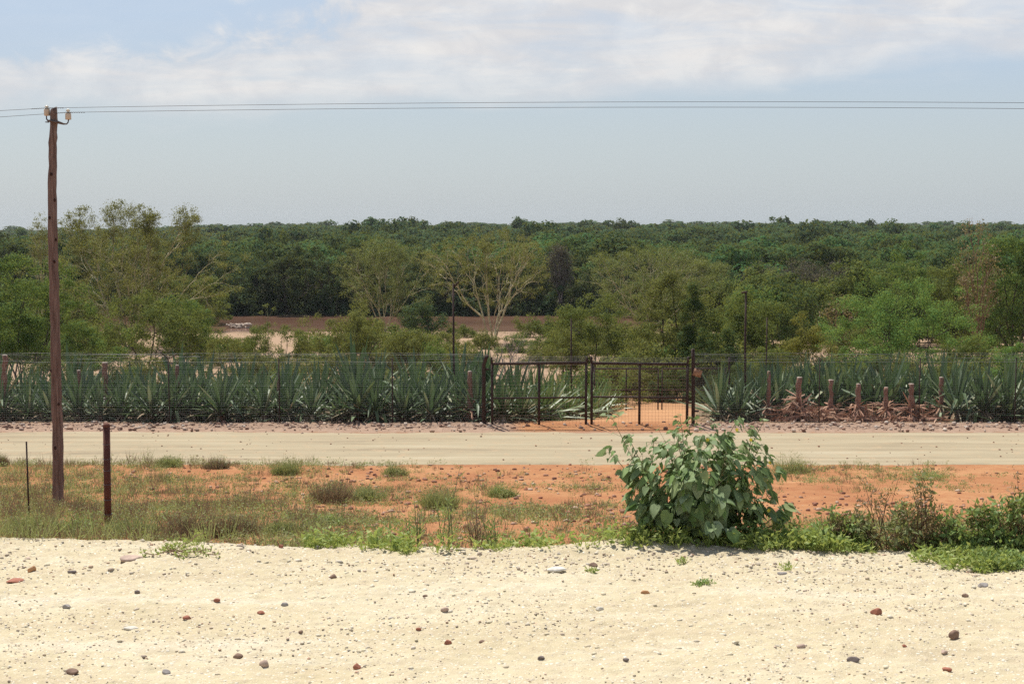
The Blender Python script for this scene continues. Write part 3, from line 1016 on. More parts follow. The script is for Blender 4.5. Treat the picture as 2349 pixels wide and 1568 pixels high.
# ------------------------------------------------------------------ bushes between the sisal hedge and the river
BUSH = [
    # name, label, cat, vx, vtop, Y, hw, shape, zb fraction, tips, per, spread, leaf, leafm, bark, stems
    ('bush_tree', 'bright green leafy tree at the left edge of the picture behind the hedge', 40, 585, 74, 118, 'round', .12, 190, 95, .42, .10, 'green', 'bark', 3),
    ('bush_tree', 'thin upright green sapling tree close left of the power pole', 95, 640, 78, 60, 'column', .15, 70, 80, .36, .09, 'green', 'bark', 2),
    ('shrub', 'low grey-green shrub at the foot of the left edge tree', 75, 752, 62, 52, 'dome', .15, 60, 70, .26, .07, 'deep', 'deadbark', 4),
    ('bush_tree', 'spreading olive green tree below the largest fever tree', 335, 652, 98, 130, 'dome', .28, 210, 80, .50, .12, 'olive', 'bark', 5),
    ('bush_tree', 'green tree leaning right beside the spreading olive one', 415, 690, 104, 62, 'round', .2, 90, 90, .48, .12, 'green', 'bark', 3),
    ('shrub', 'low green shrub right of the power pole', 185, 720, 84, 55, 'round', .1, 70, 80, .36, .10, 'green', 'bark', 4),
    ('shrub', 'small yellowish shrub left of the rounded dark shrub on the sand', 520, 768, 92, 42, 'round', .08, 50, 60, .32, .09, 'yolive', 'deadbark', 4),
    ('shrub', 'rounded dark green shrub standing alone on the river sand', 628, 748, 98, 72, 'round', .05, 110, 80, .36, .095, 'olive', 'bark', 5),
    ('shrub', 'large olive bush in front of the rounded fever tree', 825, 702, 96, 90, 'dome', .10, 180, 85, .42, .10, 'yolive', 'bark', 5),
    ('shrub', 'right-hand olive bush leaning against the large olive bush', 945, 728, 92, 92, 'dome', .08, 170, 80, .40, .10, 'yolive', 'bark', 5),
    ('shrub', 'fresh green low bush beside the tall thin steel post', 1012, 772, 74, 60, 'dome', .06, 90, 80, .30, .08, 'green', 'bark', 5),
    ('shrub', 'dark purplish bush on the river edge behind the olive bushes', 965, 680, 150, 42, 'round', .02, 50, 80, .7, .2, 'bank', 'bark', 3),
    ('shrub', 'feathery green bush above the meeting of the two gate leaves', 1375, 692, 88, 105, 'round', .06, 190, 85, .42, .10, 'olive', 'bark', 5),
    ('shrub', 'yellow green bush low behind the right gate leaf', 1300, 752, 84, 46, 'round', .04, 60, 70, .34, .09, 'yolive', 'bark', 4),
    ('bush_tree', 'tall ragged olive tree above the right gate leaf', 1540, 632, 84, 92, 'column', .06, 190, 85, .42, .10, 'yolive', 'bark', 5),
    ('bush_tree', 'dark creeper-hung tree between the gate and the tall thin post', 1592, 652, 80, 40, 'column', .1, 80, 110, .38, .10, 'deep', 'bark', 3),
    ('bush_tree', 'dark green thicket tree behind the tall thin post on the right', 1715, 672, 80, 95, 'round', .04, 190, 85, .42, .10, 'olive', 'bark', 5),
    ('shrub', 'green shrub growing low beside the right gate post', 1655, 748, 70, 60, 'round', .03, 90, 80, .32, .09, 'deep', 'bark', 4),
    ('shrub', 'yellowing bush to the left of the big bright green bush', 1862, 728, 72, 72, 'dome', .06, 150, 85, .32, .085, 'yellow', 'bark', 5),
    ('shrub', 'big bright green dome-shaped bush on the right', 2085, 664, 80, 165, 'dome', .05, 300, 90, .44, .10, 'bright', 'bark', 6),
    ('shrub', 'olive bush in the dip right of the bright green dome', 2215, 740, 76, 70, 'dome', .04, 110, 85, .36, .09, 'olive', 'bark', 4),
    ('shrub', 'small bright green bush at the right edge behind the hedge', 2318, 778, 58, 66, 'dome', .05, 110, 80, .24, .07, 'bright', 'bark', 4),
    ('bush_tree', 'tall dark green tree rising at the right edge of the picture', 2330, 520, 104, 92, 'round', .08, 230, 95, .60, .14, 'green', 'bark', 3),
    ('bush_tree', 'leafy mid green tree in front of the withered brown one', 2180, 600, 112, 62, 'round', .06, 120, 90, .58, .14, 'olive', 'bark', 3),
    ('bush_tree', 'green tree behind the bright dome-shaped bush', 2060, 592, 125, 80, 'round', .05, 120, 85, .66, .16, 'green', 'bark', 3),
    ('bush_tree', 'dull green tree in the gap right of the grey leafless tree', 1960, 600, 132, 62, 'round', .05, 100, 85, .66, .17, 'olive', 'bark', 3),
    ('shrub', 'dark green bush below the dead brown thorn bush', 1790, 690, 96, 60, 'round', .04, 90, 90, .44, .12, 'deep', 'bark', 4),
    ('shrub', 'olive bush showing between the yellowing bush and the bright dome', 1960, 730, 88, 60, 'round', .04, 90, 85, .40, .10, 'olive', 'bark', 4),
    ('shrub', 'dark hedge bush closing the sandy track behind the second gates', 1560, 838, 70, 72, 'dome', .02, 130, 100, .26, .08, 'deep', 'bark', 5),
    ('shrub', 'dark low bush right of the track behind the second gates', 1690, 815, 66, 72, 'dome', .02, 120, 100, .26, .08, 'deep', 'bark', 5),
    ('shrub', 'olive shrub on the left side of the track behind the second gates', 1440, 822, 74, 48, 'dome', .03, 80, 85, .28, .08, 'olive', 'bark', 4),
    ('shrub', 'green shrub behind the hedge below the spreading olive tree', 270, 790, 66, 60, 'dome', .04, 90, 80, .26, .08, 'green', 'bark', 4),
    ('shrub', 'grey-green shrub behind the hedge just right of the power pole', 165, 788, 60, 45, 'dome', .04, 70, 80, .24, .07, 'deep', 'bark', 4),
    ('shrub', 'low olive shrub behind the hedge under the leaning green tree', 445, 800, 72, 52, 'dome', .04, 70, 80, .26, .08, 'olive', 'deadbark', 4),
    ('shrub', 'low shrub behind the hedge under the thicket tree', 1770, 780, 62, 62, 'dome', .03, 90, 90, .25, .075, 'olive', 'bark', 4),
    ('shrub', 'dark low shrub along the foot of the bright dome-shaped bush', 2010, 790, 58, 80, 'dome', .03, 110, 95, .25, .075, 'deep', 'bark', 5),
    ('shrub', 'dull green low shrub behind the stumps on the right', 2170, 795, 56, 70, 'dome', .03, 100, 95, .25, .075, 'olive', 'bark', 5),
]
for nm, lab, vx, vt, Y, hw, shp, zbf, nt_, per, spd, lf, lm, bk, st in BUSH:
    q = plant_at(vx, vt, Y, hw)
    sc = Y / 90
    make_plant(nm, lab, 'tree' if nm == 'bush_tree' else 'bush', q['loc'], q['H'], max(q['R'] * 1.22 - spd * .5, .3), q['H'] * zbf * .6, shp, int(nt_ * .8), int(per * 2.0), spd * 1.22, lf * .95, .62, lm, bk,
               rtip=.009 * sc, first=.22, stems=st, part=('trunk', 'crown') if nm == 'bush_tree' else ('stems', 'foliage'), group='bushes and trees between the hedge and the river', lump=.38, tang=True)

# rows of trees closing the view on the right, this side of the far bank
fill_src = []
for k in range(4):
    t = make_plant('valley_tree', 'x', 'tree', (0, 0, 0), 6.0 + .4 * k, 3.4, .3, 'round', 80, 110, .85, .22, .65, ('olive', 'green', 'deep', 'olive')[k], 'bark', rtip=.02, first=.2, stems=3, lump=.4, ry=1, tang=True, up=.7)
    fill_src.append(t)
FILL = [(vx + rng.normal(0, 14), Y + rng.normal(0, 4)) for Y, a_, b_, st_ in ((132, 1700, 2460, 62), (150, 1640, 2470, 60), (170, 1560, 2460, 58), (186, 1480, 2460, 56)) for vx in np.arange(a_, b_, st_)]
FILL += [(-60, 120), (-20, 110), (30, 150), (60, 130), (-40, 160), (10, 176), (110, 165), (160, 150), (440, 165), (480, 178)]
for i, (vx, Y) in enumerate(FILL):
    t = fill_src[i] if i < 4 else copy_tree(fill_src[int(rng.integers(4))])
    x = at(vx, 650, Y).x
    t.location = (x, Y, Ts(x, Y) - .1)
    sc = rng.uniform(.75, 1.15) * (1.0 if vx > 1000 else .95)
    t.scale = (sc * rng.uniform(.9, 1.15), sc * rng.uniform(.9, 1.15), sc)
    t.rotation_euler.z = rng.random() * 6.28
    tag(t, 'green tree in the thick growth on the valley side at the right' if vx > 1000 else 'green tree in the growth behind the power pole and the largest fever tree', 'tree', 'trees filling the valley this side of the far bank')
bb_src = []
for k in range(3):
    t = make_plant('bank_bush', 'x', 'bush', (0, 0, 0), 3.4, 2.6, .1, 'dome', 40, 120, .8, .26, .65, 'bank', 'bark', rtip=.02, first=.2, stems=4, lump=.4, ry=1, tang=True, part=('stems', 'foliage'))
    bb_src.append(t)
for i, x in enumerate(np.arange(-66, 64, 3.6)):
    t = bb_src[i] if i < 3 else copy_tree(bb_src[int(rng.integers(3))])
    x += rng.normal(0, .8); Y = 196.0 + rng.normal(0, .5)
    t.location = (x, Y, Ts(x, Y) - .25); sc = rng.uniform(.7, 1.3); t.scale = (sc * 1.1, sc, sc); t.rotation_euler.z = rng.random() * 6.28
    tag(t, 'dark bush in the undergrowth at the waterline of the far bank', 'bush', 'dark undergrowth along the far waterline')
sb_src = []
for k in range(4):
    t = make_plant('sand_bush', 'x', 'bush', (0, 0, 0), 2.2, 1.9, .1, 'dome', 46, 150, .52, .12, .6, ('yolive', 'olive', 'yolive', 'green')[k], 'bark', rtip=.01, first=.2, stems=5, lump=.4, ry=1, tang=True, part=('stems', 'foliage'))
    sb_src.append(t)
for i, (vx, Y, sc) in enumerate(((200, 112, 1.3), (250, 128, 1.2), (470, 118, 1.2), (512, 104, .9), (560, 122, .8), (590, 86, .8), (690, 88, .7), (742, 104, 1.0), (780, 116, 1.3), (835, 124, 1.5), (900, 120, 1.5), (960, 112, 1.3), (1010, 124, 1.0), (1075, 100, .9), (1105, 128, .9), (1180, 118, .8), (1240, 100, .8), (1275, 116, 1.1), (1330, 128, 1.4), (1400, 120, 1.5), (1460, 126, 1.5), (1240, 150, 1.1), (1060, 150, .9), (1330, 152, 1.4), (1285, 62, .75), (1345, 66, .85), (1405, 70, 1.0), (1480, 78, 1.2), (1530, 92, 1.5), (1620, 84, 1.4), (1690, 78, 1.3), (1740, 72, 1.1), (1820, 66, 1.0), (1890, 60, .9), (1950, 66, 1.1), (2050, 70, 1.1), (2150, 64, 1.0), (2260, 62, 1.0), (2330, 70, 1.2), (640, 72, .8), (760, 76, 1.0), (870, 70, .9), (960, 66, .8), (1060, 72, .8), (540, 68, .8), (330, 72, 1.0), (230, 66, .9), (690, 150, .5), (155, 130, 1.4), (60, 108, 1.3))):
    t = sb_src[i] if i < 4 else copy_tree(sb_src[int(rng.integers(4))])
    x = at(vx, 740, Y).x
    t.location = (x, Y, Ts(x, Y) - .08); t.scale = (sc * rng.uniform(.9, 1.25), sc, sc * rng.uniform(.85, 1.15)); t.rotation_euler.z = rng.random() * 6.28
    tag(t, 'low olive bush among many between the sisal hedge and the river', 'bush', 'low bushes scattered between hedge and river')
n = 2600
Y = rng.uniform(72, 160, n); Xs = rng.uniform(-.40, .40, n) * Y
k_ = rng.random(n) < np.clip(.35 + 1.3 * fbm(Xs * .09, Y * .09, 121, 3) + .5 * (Y < 84), .04, 1)
P = np.stack([Xs, Y, T(Xs, Y)], 1)[k_]
hh = rng.uniform(.12, .55, len(P))
idx = np.repeat(np.arange(len(P)), 40); m_ = len(idx)
d = unit(rng.normal(0, 1, (m_, 3))); d[:, 2] = np.abs(d[:, 2])
V, Fs = leaves(P[idx] + d * (hh[idx] * rng.random(m_) ** .4)[:, None] * np.array([1.2, 1.2, 1]), unit(rng.normal(0, 1, (m_, 3)) + d), unit(rng.normal(0, 1, (m_, 3)) + np.array([0, 0, 1.])), rng.uniform(.07, .15, m_), rng.uniform(.03, .07, m_))
tag(MB().add(V, Fs).build('sand_scrub', M['yolive']), 'sparse low scrub dotted over the pale river sand', 'scrub', None, 'stuff')
# pale heap of stones at the water's edge
q = at(553, 757, 172)
tt = MB(); kk = 40
V, Fs = stones(np.stack([rng.normal(0, .75, kk), rng.normal(0, .5, kk), rng.random(kk) * .45], 1), rng.uniform(.12, .34, kk), .7, .25); tt.add(V, Fs)
o = tt.build('rock_pile', M['rock_pale'] if 'rock_pale' in M else M['sandrock']); o.location = (q.x, 172, -6.9)
tag(o, 'small pale heap of rocks standing in the brown river', 'rocks')

# leafless and withered ones
DEAD = [
    ('bare_shrub', 'grey leafless thorn shrub at the foot of the bright-limbed fever tree', 1165, 745, 88, 78, 'dome', .1, 380, 0, 'deadbark', 'mauve', 9, .006),
    ('bare_tree', 'grey-mauve nearly leafless tree above the yellowing bush', 1850, 596, 150, 68, 'round', .15, 260, 34, 'deadbark', 'mauve', 4, .014),
    ('bare_tree', 'broad grey-mauve tree left of the dull green tree on the right', 1935, 606, 160, 60, 'round', .15, 220, 34, 'deadbark', 'mauve', 4, .014),
    ('bare_tree', 'grey-mauve tree showing above the thicket', 1745, 610, 156, 55, 'round', .15, 200, 34, 'deadbark', 'mauve', 4, .014),
    ('bare_tree', 'pinkish dry tree on the far bank right of the bright-limbed fever tree', 1285, 560, 196, 26, 'round', .4, 120, 26, 'deadbark', 'mauve', 3, .02),
    ('dead_thorn_bush', 'dead brown thorn bush fanning out above the yellowing bush', 1925, 655, 92, 62, 'dome', .2, 260, 6, 'browntwig', 'brownleaf', 7, .008),
    ('withered_tree', 'tall withered tree with brown leaves near the right edge', 2245, 532, 100, 46, 'round', .30, 150, 15, 'browntwig', 'brownleaf', 3, .012),
]
for nm, lab, vx, vt, Y, hw, shp, zbf, nt_, per, bk, lm, st, rt in DEAD:
    q = plant_at(vx, vt, Y, hw)
    make_plant(nm, lab, 'bush' if 'bush' in nm or 'shrub' in nm else 'tree', q['loc'], q['H'], q['R'], q['H'] * zbf, shp, nt_, per, .5 * Y / 100, .14 * Y / 100, .5, lm, bk, rtip=rt, first=.15, stems=st,
               part=('stems', 'foliage') if 'tree' not in nm else ('trunk', 'crown'), group='leafless and withered bushes' , shell=.1, expo=.45)
# young sapling in front of the water
p = at(613, 700, 92)
s_ = thing('sapling', 'spindly young sapling against the brown water above the rounded dark shrub', 'sapling', (p.x, 92, Ts(p.x, 92)))
hs_ = at(613, 700, 92).z - s_.location.z
mb = MB()
V, Fs = tube([(0, 0, -.1), (.03, 0, hs_ * .5), (0, 0, hs_)], [.03, .02, .008], 5); mb.add(V, Fs)
tp = np.array([(.5, .1, hs_ * .72), (-.45, 0, hs_ * .9), (.4, .1, hs_ * .95), (-.2, .2, hs_ * .98)])
V, Fs = segs_tubes(np.array([(0, 0, hs_ * .6), (0, 0, hs_ * .75), (0, 0, hs_ * .8), (0, 0, hs_ * .85)]), tp, [.014] * 4, [.006] * 4); mb.add(V, Fs)
mb.build('stem', M['weedstem'], s_)
V, Fs = foliage(np.concatenate([tp, [(0, 0, hs_)]]), 26, .16, .10, .5)
MB().add(V, Fs).build('foliage', M['fevergreen'], s_)
#PART3
# ------------------------------------------------------------------ sisal hedge
M['sisal'] = leaf_mat('sisal_blade', [(.055, .095, .048), (.115, .165, .088), (.075, .12, .060), (.15, .20, .105), (.17, .215, .09), (.062, .105, .055), (.11, .16, .078), (.085, .135, .068), (.068, .115, .052), (.10, .15, .078), (.30, .31, .19)], .14, .3, .5, tint=(.15, .30, .08))
M['sisalgreen'] = leaf_mat('green_sisal_blade', [(.105, .165, .060), (.13, .195, .07), (.16, .225, .08), (.12, .18, .075), (.36, .38, .22)], .16, .4, .42, tint=(.2, .35, .08))
M['sisaldead'] = leaf_mat('dead_sisal_blade', [(.22, .15, .09), (.38, .31, .19), (.28, .17, .11), (.54, .49, .33), (.18, .12, .08), (.33, .28, .15)], .12, .2, .7, tint=(.3, .2, .1))
M['sisalbrown'] = leaf_mat('reddish_dead_blade', [(.34, .18, .115), (.44, .26, .17), (.27, .13, .09), (.54, .36, .25), (.21, .105, .075)], .12, .2, .75, tint=(.3, .15, .1))
M['stump'] = plain('reddish_stump_bark', [(.25, (.09, .050, .040)), (.45, (.22, .115, .085)), (.6, (.30, .175, .13)), (.78, (.44, .30, .23))], 9, .95, .1, .9, .04, stretch=(1.6, 1.6, .55), detail=8)


def blades(n, L, Wd, e0, e1, bend, z0, z1, r0=.05, power=1.0, az=None, wild=False):
    """n sword leaves as folded strips; elevation runs from e0 (inner) to e1 (outer)"""
    t = np.array([0, .22, .48, .72, .9, 1.0]); w = np.array([.55, .85, 1.0, .78, .38, .03])
    u = (np.arange(n) + .5) / n
    a = np.arange(n) * 2.39996 + rng.normal(0, .15, n) if az is None else az
    e = e0 + (e1 - e0) * u ** power + rng.normal(0, .07, n)
    Ln = L * (rng.uniform(.35, 1.25, n) if wild else rng.uniform(.82, 1.12, n))
    if wild: a = rng.random(n) * 2 * pi; e = e + rng.normal(0, .3, n)
    bd = bend * rng.uniform(.3, 1.6, n) * u
    kink = np.where(rng.random(n) < .07, 1.3, 0.)
    V = np.zeros((n, 6, 3, 3))
    rad = r0 * np.ones(n); z = z1 + (z0 - z1) * u
    ca, sa = np.cos(a), np.sin(a)
    tw = rng.normal(0, .25, n)
    R = rad.copy(); Z = z.copy()
    for i in range(6):
        if i:
            dl = (t[i] - t[i - 1]) * Ln
            ang = e - bd * t[i] ** 1.6 - kink * (t[i] > .5)
            R = R + np.cos(ang) * dl; Z = Z + np.sin(ang) * dl
        ang = e - bd * t[i] ** 1.6 - kink * (t[i] > .5)
        hw = w[i] * Wd / 2
        c = np.stack([R * ca, R * sa, Z], 1)
        side = np.stack([-sa, ca, 0 * a], 1)
        nrm = np.stack([-np.sin(ang) * ca, -np.sin(ang) * sa, np.cos(ang)], 1)
        s2 = side * np.cos(tw)[:, None] + nrm * np.sin(tw)[:, None]
        V[:, i, 0] = c - s2 * hw + nrm * hw * .45
        V[:, i, 1] = c
        V[:, i, 2] = c + s2 * hw + nrm * hw * .45
    f = []
    for i in range(5):
        for j in range(2):
            f.append((i * 3 + j, i * 3 + j + 1, i * 3 + j + 4, i * 3 + j + 3))
    Fq = (np.arange(n) * 18)[:, None, None] + np.array(f)[None]
    return V.reshape(-1, 3), [Fq.reshape(-1, 4)]


sis = []
for k in range(7):
    t = thing('sisal_plant', 'x', 'sisal')
    st = MB(); V, Fs = tube([(0, 0, -.1), (0, 0, .25), (0, 0, .5)], [.13, .12, .08], 8); st.add(V, Fs)
    st.build('stem', M['stump'], t)
    mb = MB()
    V, Fs = blades(42 + 5 * (k % 3), 1.48 + .06 * (k % 4), .122, 1.52, -.02, .34, .12, .50, .05, .95); mb.add(V, Fs)
    mb.build('leaves', M['sisalgreen' if k in (5, 6) else 'sisal'], t)
    mb = MB()
    V, Fs = blades(44, 1.0, .055, .22, -.8, 1.1, .25, .46, .10, wild=True); mb.add(V, Fs)
    mb.build('dead_leaves', M['sisaldead'], t)
    sis.append(t)
used_s = set()


def sisal(vx, Y, label, k=None, s=1.0, group='sisal plants in the hedge'):
    k = int(rng.integers(5)) if k is None else k
    t = copy_tree(sis[k]) if k in used_s else sis[k]
    used_s.add(k)
    x = at(vx, 960, Y).x
    t.location = (x, Y, Ts(x, Y) - .06)
    s = s * rng.uniform(.72, 1.10)
    t.scale = (s * rng.uniform(.9, 1.1), s * rng.uniform(.9, 1.1), s)
    t.rotation_euler = (rng.normal(0, .07), rng.normal(0, .07), rng.random() * 6.28)
    return tag(t, label, 'sisal', group)


LF = 'blue-green sisal plant in the front row of the hedge left of the gate'
LB = 'sisal plant in the back rows of the hedge left of the gate'
RB = 'sisal plant behind the reddish stumps right of the gate'
RF = 'sisal plant in the hedge at the right end beyond the stumps'
for vx in np.arange(-45, 1105, 54):
    sisal(vx + rng.normal(0, 9), 43.35 + rng.normal(0, .16), LF, s=rng.uniform(.72, 1.0))
for vx in np.arange(-60, 1120, 66):
    sisal(vx + rng.normal(0, 12), 44.6 + rng.normal(0, .25), LB, s=1.06)
for vx in np.arange(-60, 1140, 78):
    sisal(vx + rng.normal(0, 12), 46.2 + rng.normal(0, .3), LB, s=1.18)
sisal(820, 45.3, 'tallest sisal plant of the left hedge, its upright blades above the fence', 1, 1.32)
for vx, Y, k, s in ((1150, 43.1, 1, .9), (1195, 43.5, 2, .95), (1238, 44.2, 5, .85), (1180, 45.2, 0, 1.0), (1262, 45.6, 5, .85), (1130, 46.4, 3, 1.0), (1225, 47.2, 6, .95), (1300, 47.2, 6, .85), (1335, 49, 5, .85), (1290, 49.5, 6, .9),
                    (1370, 51, 6, .85), (1325, 52, 5, .9), (1392, 53.5, 5, .85), (1255, 50.5, 5, .9), (1350, 55, 6, .9)):
    sisal(vx, Y, 'sisal plant behind the left gate leaf along the sandy track', k, s)
for vx, Y, s in ((1650, 44.0, .9), (1690, 43.5, .85), (1735, 44.2, .85), (1715, 45.4, .9), (1765, 45.6, .95)):
    sisal(vx, Y, 'dark sisal plant between the right gate post and the first stump', None, s)
for vx in np.arange(1795, 2190, 40):
    sisal(vx + rng.normal(0, 8), 45.1 + rng.normal(0, .25), RB, None, 1.05)
for vx in np.arange(1790, 2400, 55):
    sisal(vx + rng.normal(0, 12), 46.6 + rng.normal(0, .3), RB if vx < 2200 else RF, 6 if vx % 2 else None, 1.12)
for vx in np.arange(2195, 2400, 42):
    sisal(vx + rng.normal(0, 8), 43.7 + rng.normal(0, .2), RF, None, .98)

# dry flower-stalk stumps with skirts of withered leaves
STU = [(1763, 852, 43.7, .075, 'slender reddish stump with a pale top, first one right of the gate', 0), (1832, 866, 43.3, .10, 'reddish stump standing in the largest heap of withered leaves', 3), (1905, 872, 43.6, .085, 'dark thin stump between the heap stump and the pale-topped thick one', 0),
       (1968, 881, 43.2, .095, 'straight stump with a flat pale top in the middle of the row', 0), (2031, 889, 43.4, .085, 'shortest pointed stump of the row', 0), (2090, 881, 43.2, .10, 'stump flaring widely at its foot, second from the right of the row', 0),
       (2158, 866, 43.9, .085, 'stump with a lumpy head at the right end of the row', 0), (1078, 852, 43.3, .11, 'reddish stump just left of the left gate post', 0), (243, 832, 44.0, .10, 'dark stump in the left hedge right of the power pole', 0),
       (183, 850, 44.2, .07, 'thin dark stump in the left hedge close to the power pole', 0), (408, 838, 44.0, .07, 'thin pale-topped stump in the left hedge beside the forked fence post', 0), (4, 815, 43.6, .10, 'leaning reddish stump at the left edge of the picture', 0),
       (640, 850, 44.2, .06, 'thin stump among the sisal in the middle of the left hedge', 0)]
for vx, vt, Y, r, lab, heap in STU:
    x = at(vx, 950, Y).x
    z = Ts(x, Y)
    H = at(vx, vt, Y).z - z
    t = thing('sisal_stump', lab, 'stump', (x, Y, z), 0, 'dry sisal stumps')
    n = 13
    pts = [(.010 * rng.normal() * (i > 0) + (.16 * i / n if vx < 10 else 0), .008 * rng.normal(), -.1 + (H + .1) * i / n) for i in range(n + 1)]
    rad = [r * .84 * (2.1 if i == 0 else 1.7 if i == 1 else 1.35 if i == 2 else 1.12 - .2 * i / n + .13 * rng.normal()) for i in range(n + 1)]
    mb = MB(); V, Fs = tube(pts, rad, 9); mb.add(V, Fs)
    mb.build('trunk', M['stump'], t)
    if vt < 880 or vx > 1900:
        V, Fs = lathe([(rad[-1] * 1.02, 0), (rad[-1] * .95, .02), (.001, .03)], pts[-1], 9); MB().add(V, Fs).build('cut_top', M['sandrock'], t)
    right = vx > 1700
    V, Fs = blades(90 if right else 34, .62 if right else .7, .06, .1, -1.2, .7, .10, .50 if heap < 3 else .75, .09, wild=True)
    MB().add(V, Fs).build('dead_leaves', M['sisalbrown' if vx > 1000 else 'sisaldead'], t)
# the litter of withered blades lying under the stumps
n = 700
C = np.stack([at(1770, 960, 43).x + rng.random(n) * (at(2165, 960, 43).x - at(1770, 960, 43).x), 42.75 + rng.random(n) * .9, np.zeros(n)], 1)
heap = .10 + .34 * np.exp(-((C[:, 0] - at(1850, 960, 43).x) / .9) ** 2) + .12 * rng.random(n)
C[:, 2] = T(C[:, 0], C[:, 1]) + rng.random(n) * heap
D = unit(np.stack([rng.normal(0, 1, n), rng.normal(0, .5, n) - .3, rng.normal(-.25, .45, n)], 1))
V, Fs = leaves(C, D, rng.normal(0, 1, (n, 3)), rng.uniform(.25, .6, n), rng.uniform(.05, .09, n))
tag(MB().add(V, Fs).build('leaf_litter', M['sisalbrown']), 'heap of reddish brown withered sisal leaves around the stumps', 'leaf litter', None, 'stuff')

# undergrowth in the dark between the sisal stems
n = 3000
xx = rng.uniform(-17, 17, n); yy = rng.uniform(43.0, 48.5, n)
vxx = CX + F * xx / yy
keep = ((vxx < 1260) & (yy < 48)) | ((vxx > 1630))
xx, yy = xx[keep], yy[keep]; n = len(xx)
C = np.stack([xx, yy, T(xx, yy) + rng.random(n) ** 2 * .45], 1)
D = unit(np.stack([rng.normal(0, 1, n), rng.normal(0, 1, n), rng.normal(.3, .6, n)], 1))
V, Fs = leaves(C, D, rng.normal(0, 1, (n, 3)), rng.uniform(.15, .5, n), rng.uniform(.02, .07, n))
tag(MB().add(V, Fs).build('hedge_undergrowth', M['sisaldead']), 'dead leaves and dry stalks on the ground under the sisal', 'undergrowth', None, 'stuff')

# ------------------------------------------------------------------ fence, gates and thin posts
M['wire'] = plain('galvanised_wire', [(.3, (.13, .13, .14)), (.7, (.22, .22, .23))], 3, .5, .4, metal=.3)
M['iron'] = plain('dark_rusty_iron', [(.3, (.025, .016, .015)), (.7, (.060, .032, .027))], 9, .75, .3)
M['rust'] = plain('rust_brown_iron', [(.3, (.10, .040, .028)), (.7, (.19, .080, .055))], 12, .8, .25)
M['gatemesh'] = plain('gate_mesh_wire', [(.3, (.12, .075, .06)), (.7, (.20, .13, .10))], 3, .6, .3)
FY = 42.35


def wires(pts_pairs, r, sides=3):
    p0 = np.array([a for a, b in pts_pairs]); p1 = np.array([b for a, b in pts_pairs])
    return segs_tubes(p0, p1, np.full(len(p0), r), np.full(len(p0), r), sides)


def mesh_panel(x0, x1, z0, z1, y, sx, sz, r, wav=.0, zf=None):
    pr = []
    xs_ = np.linspace(x0, x1, max(2, int((x1 - x0) / 1.6)) + 1)
    for z in np.arange(z0, z1 + .001, sz):
        off = rng.normal(0, .006)
        h = [z + off + wav * vnoise(np.array([x * .5]), np.array([z * 3]), 71)[0] for x in xs_]
        pr += [((xs_[i], y, h[i]), (xs_[i + 1], y, h[i + 1])) for i in range(len(xs_) - 1)]
    for x in np.arange(x0, x1, sx):
        pr.append(((x + rng.normal(0, .004), y, z0 - .02), (x + rng.normal(0, .004), y, z1 + .01)))
    return wires(pr, r)


gx0 = at(1110, 985, FY).x
gx1 = at(1590, 985, FY).x
for side, (xa, xb) in (('left', (-19., gx0)), ('right', (gx1, 19.))):
    t = thing('wire_fence', 'tall wire mesh fence in front of the long sisal hedge left of the gate' if side == 'left' else 'tall wire mesh fence in front of the stumps right of the gate', 'fence', ((xa + xb) / 2, FY, .08))
    ox = (xa + xb) / 2
    V, Fs = mesh_panel(xa - ox, xb - ox, .0, 1.86, 0, .066, .066, .0015, .03)
    MB().add(V, Fs).build('wire_mesh', M['wire'], t)
    mb = MB()
    for z, y in ((1.80, .02), (1.89, .015), (1.94, .03), (1.99, .05), (2.04, .08)):
        n = 24
        xs_ = np.linspace(xa - ox, xb - ox, n)
        zz = z + .012 * np.sin(xs_ * 1.3 + z * 40) + rng.normal(0, .006, n)
        V, Fs = tube(np.stack([xs_, np.full(n, y), zz], 1), .0035, 4, False); mb.add(V, Fs)
        bp = [((x, y, z), (x + rng.normal(0, .02), y + rng.normal(0, .02), z + rng.choice([-1, 1]) * .03)) for x in np.arange(xa - ox, xb - ox, .16)]
        V, Fs = wires(bp, .0022); mb.add(V, Fs)
    mb.build('barbed_wire', M['wire'], t)
    for vx in ((387, 900, 640, 130) if side == 'left' else (1880, 2110, 2330)):
        px = at(vx, 900, FY).x - ox
        mb = MB()
        V, Fs = tube([(px, .03, -.25), (px, .03, 1.92)], .020, 6); mb.add(V, Fs)
        if vx == 387:
            V, Fs = tube([(px, .03, 1.90), (px - .28, .0, 2.14)], .016, 6); mb.add(V, Fs)
            V, Fs = tube([(px, .03, 1.90), (px + .10, .0, 1.93), (px + .22, .05, 2.02)], .016, 6); mb.add(V, Fs)
        mb.build('fence_post', M['iron'], t)

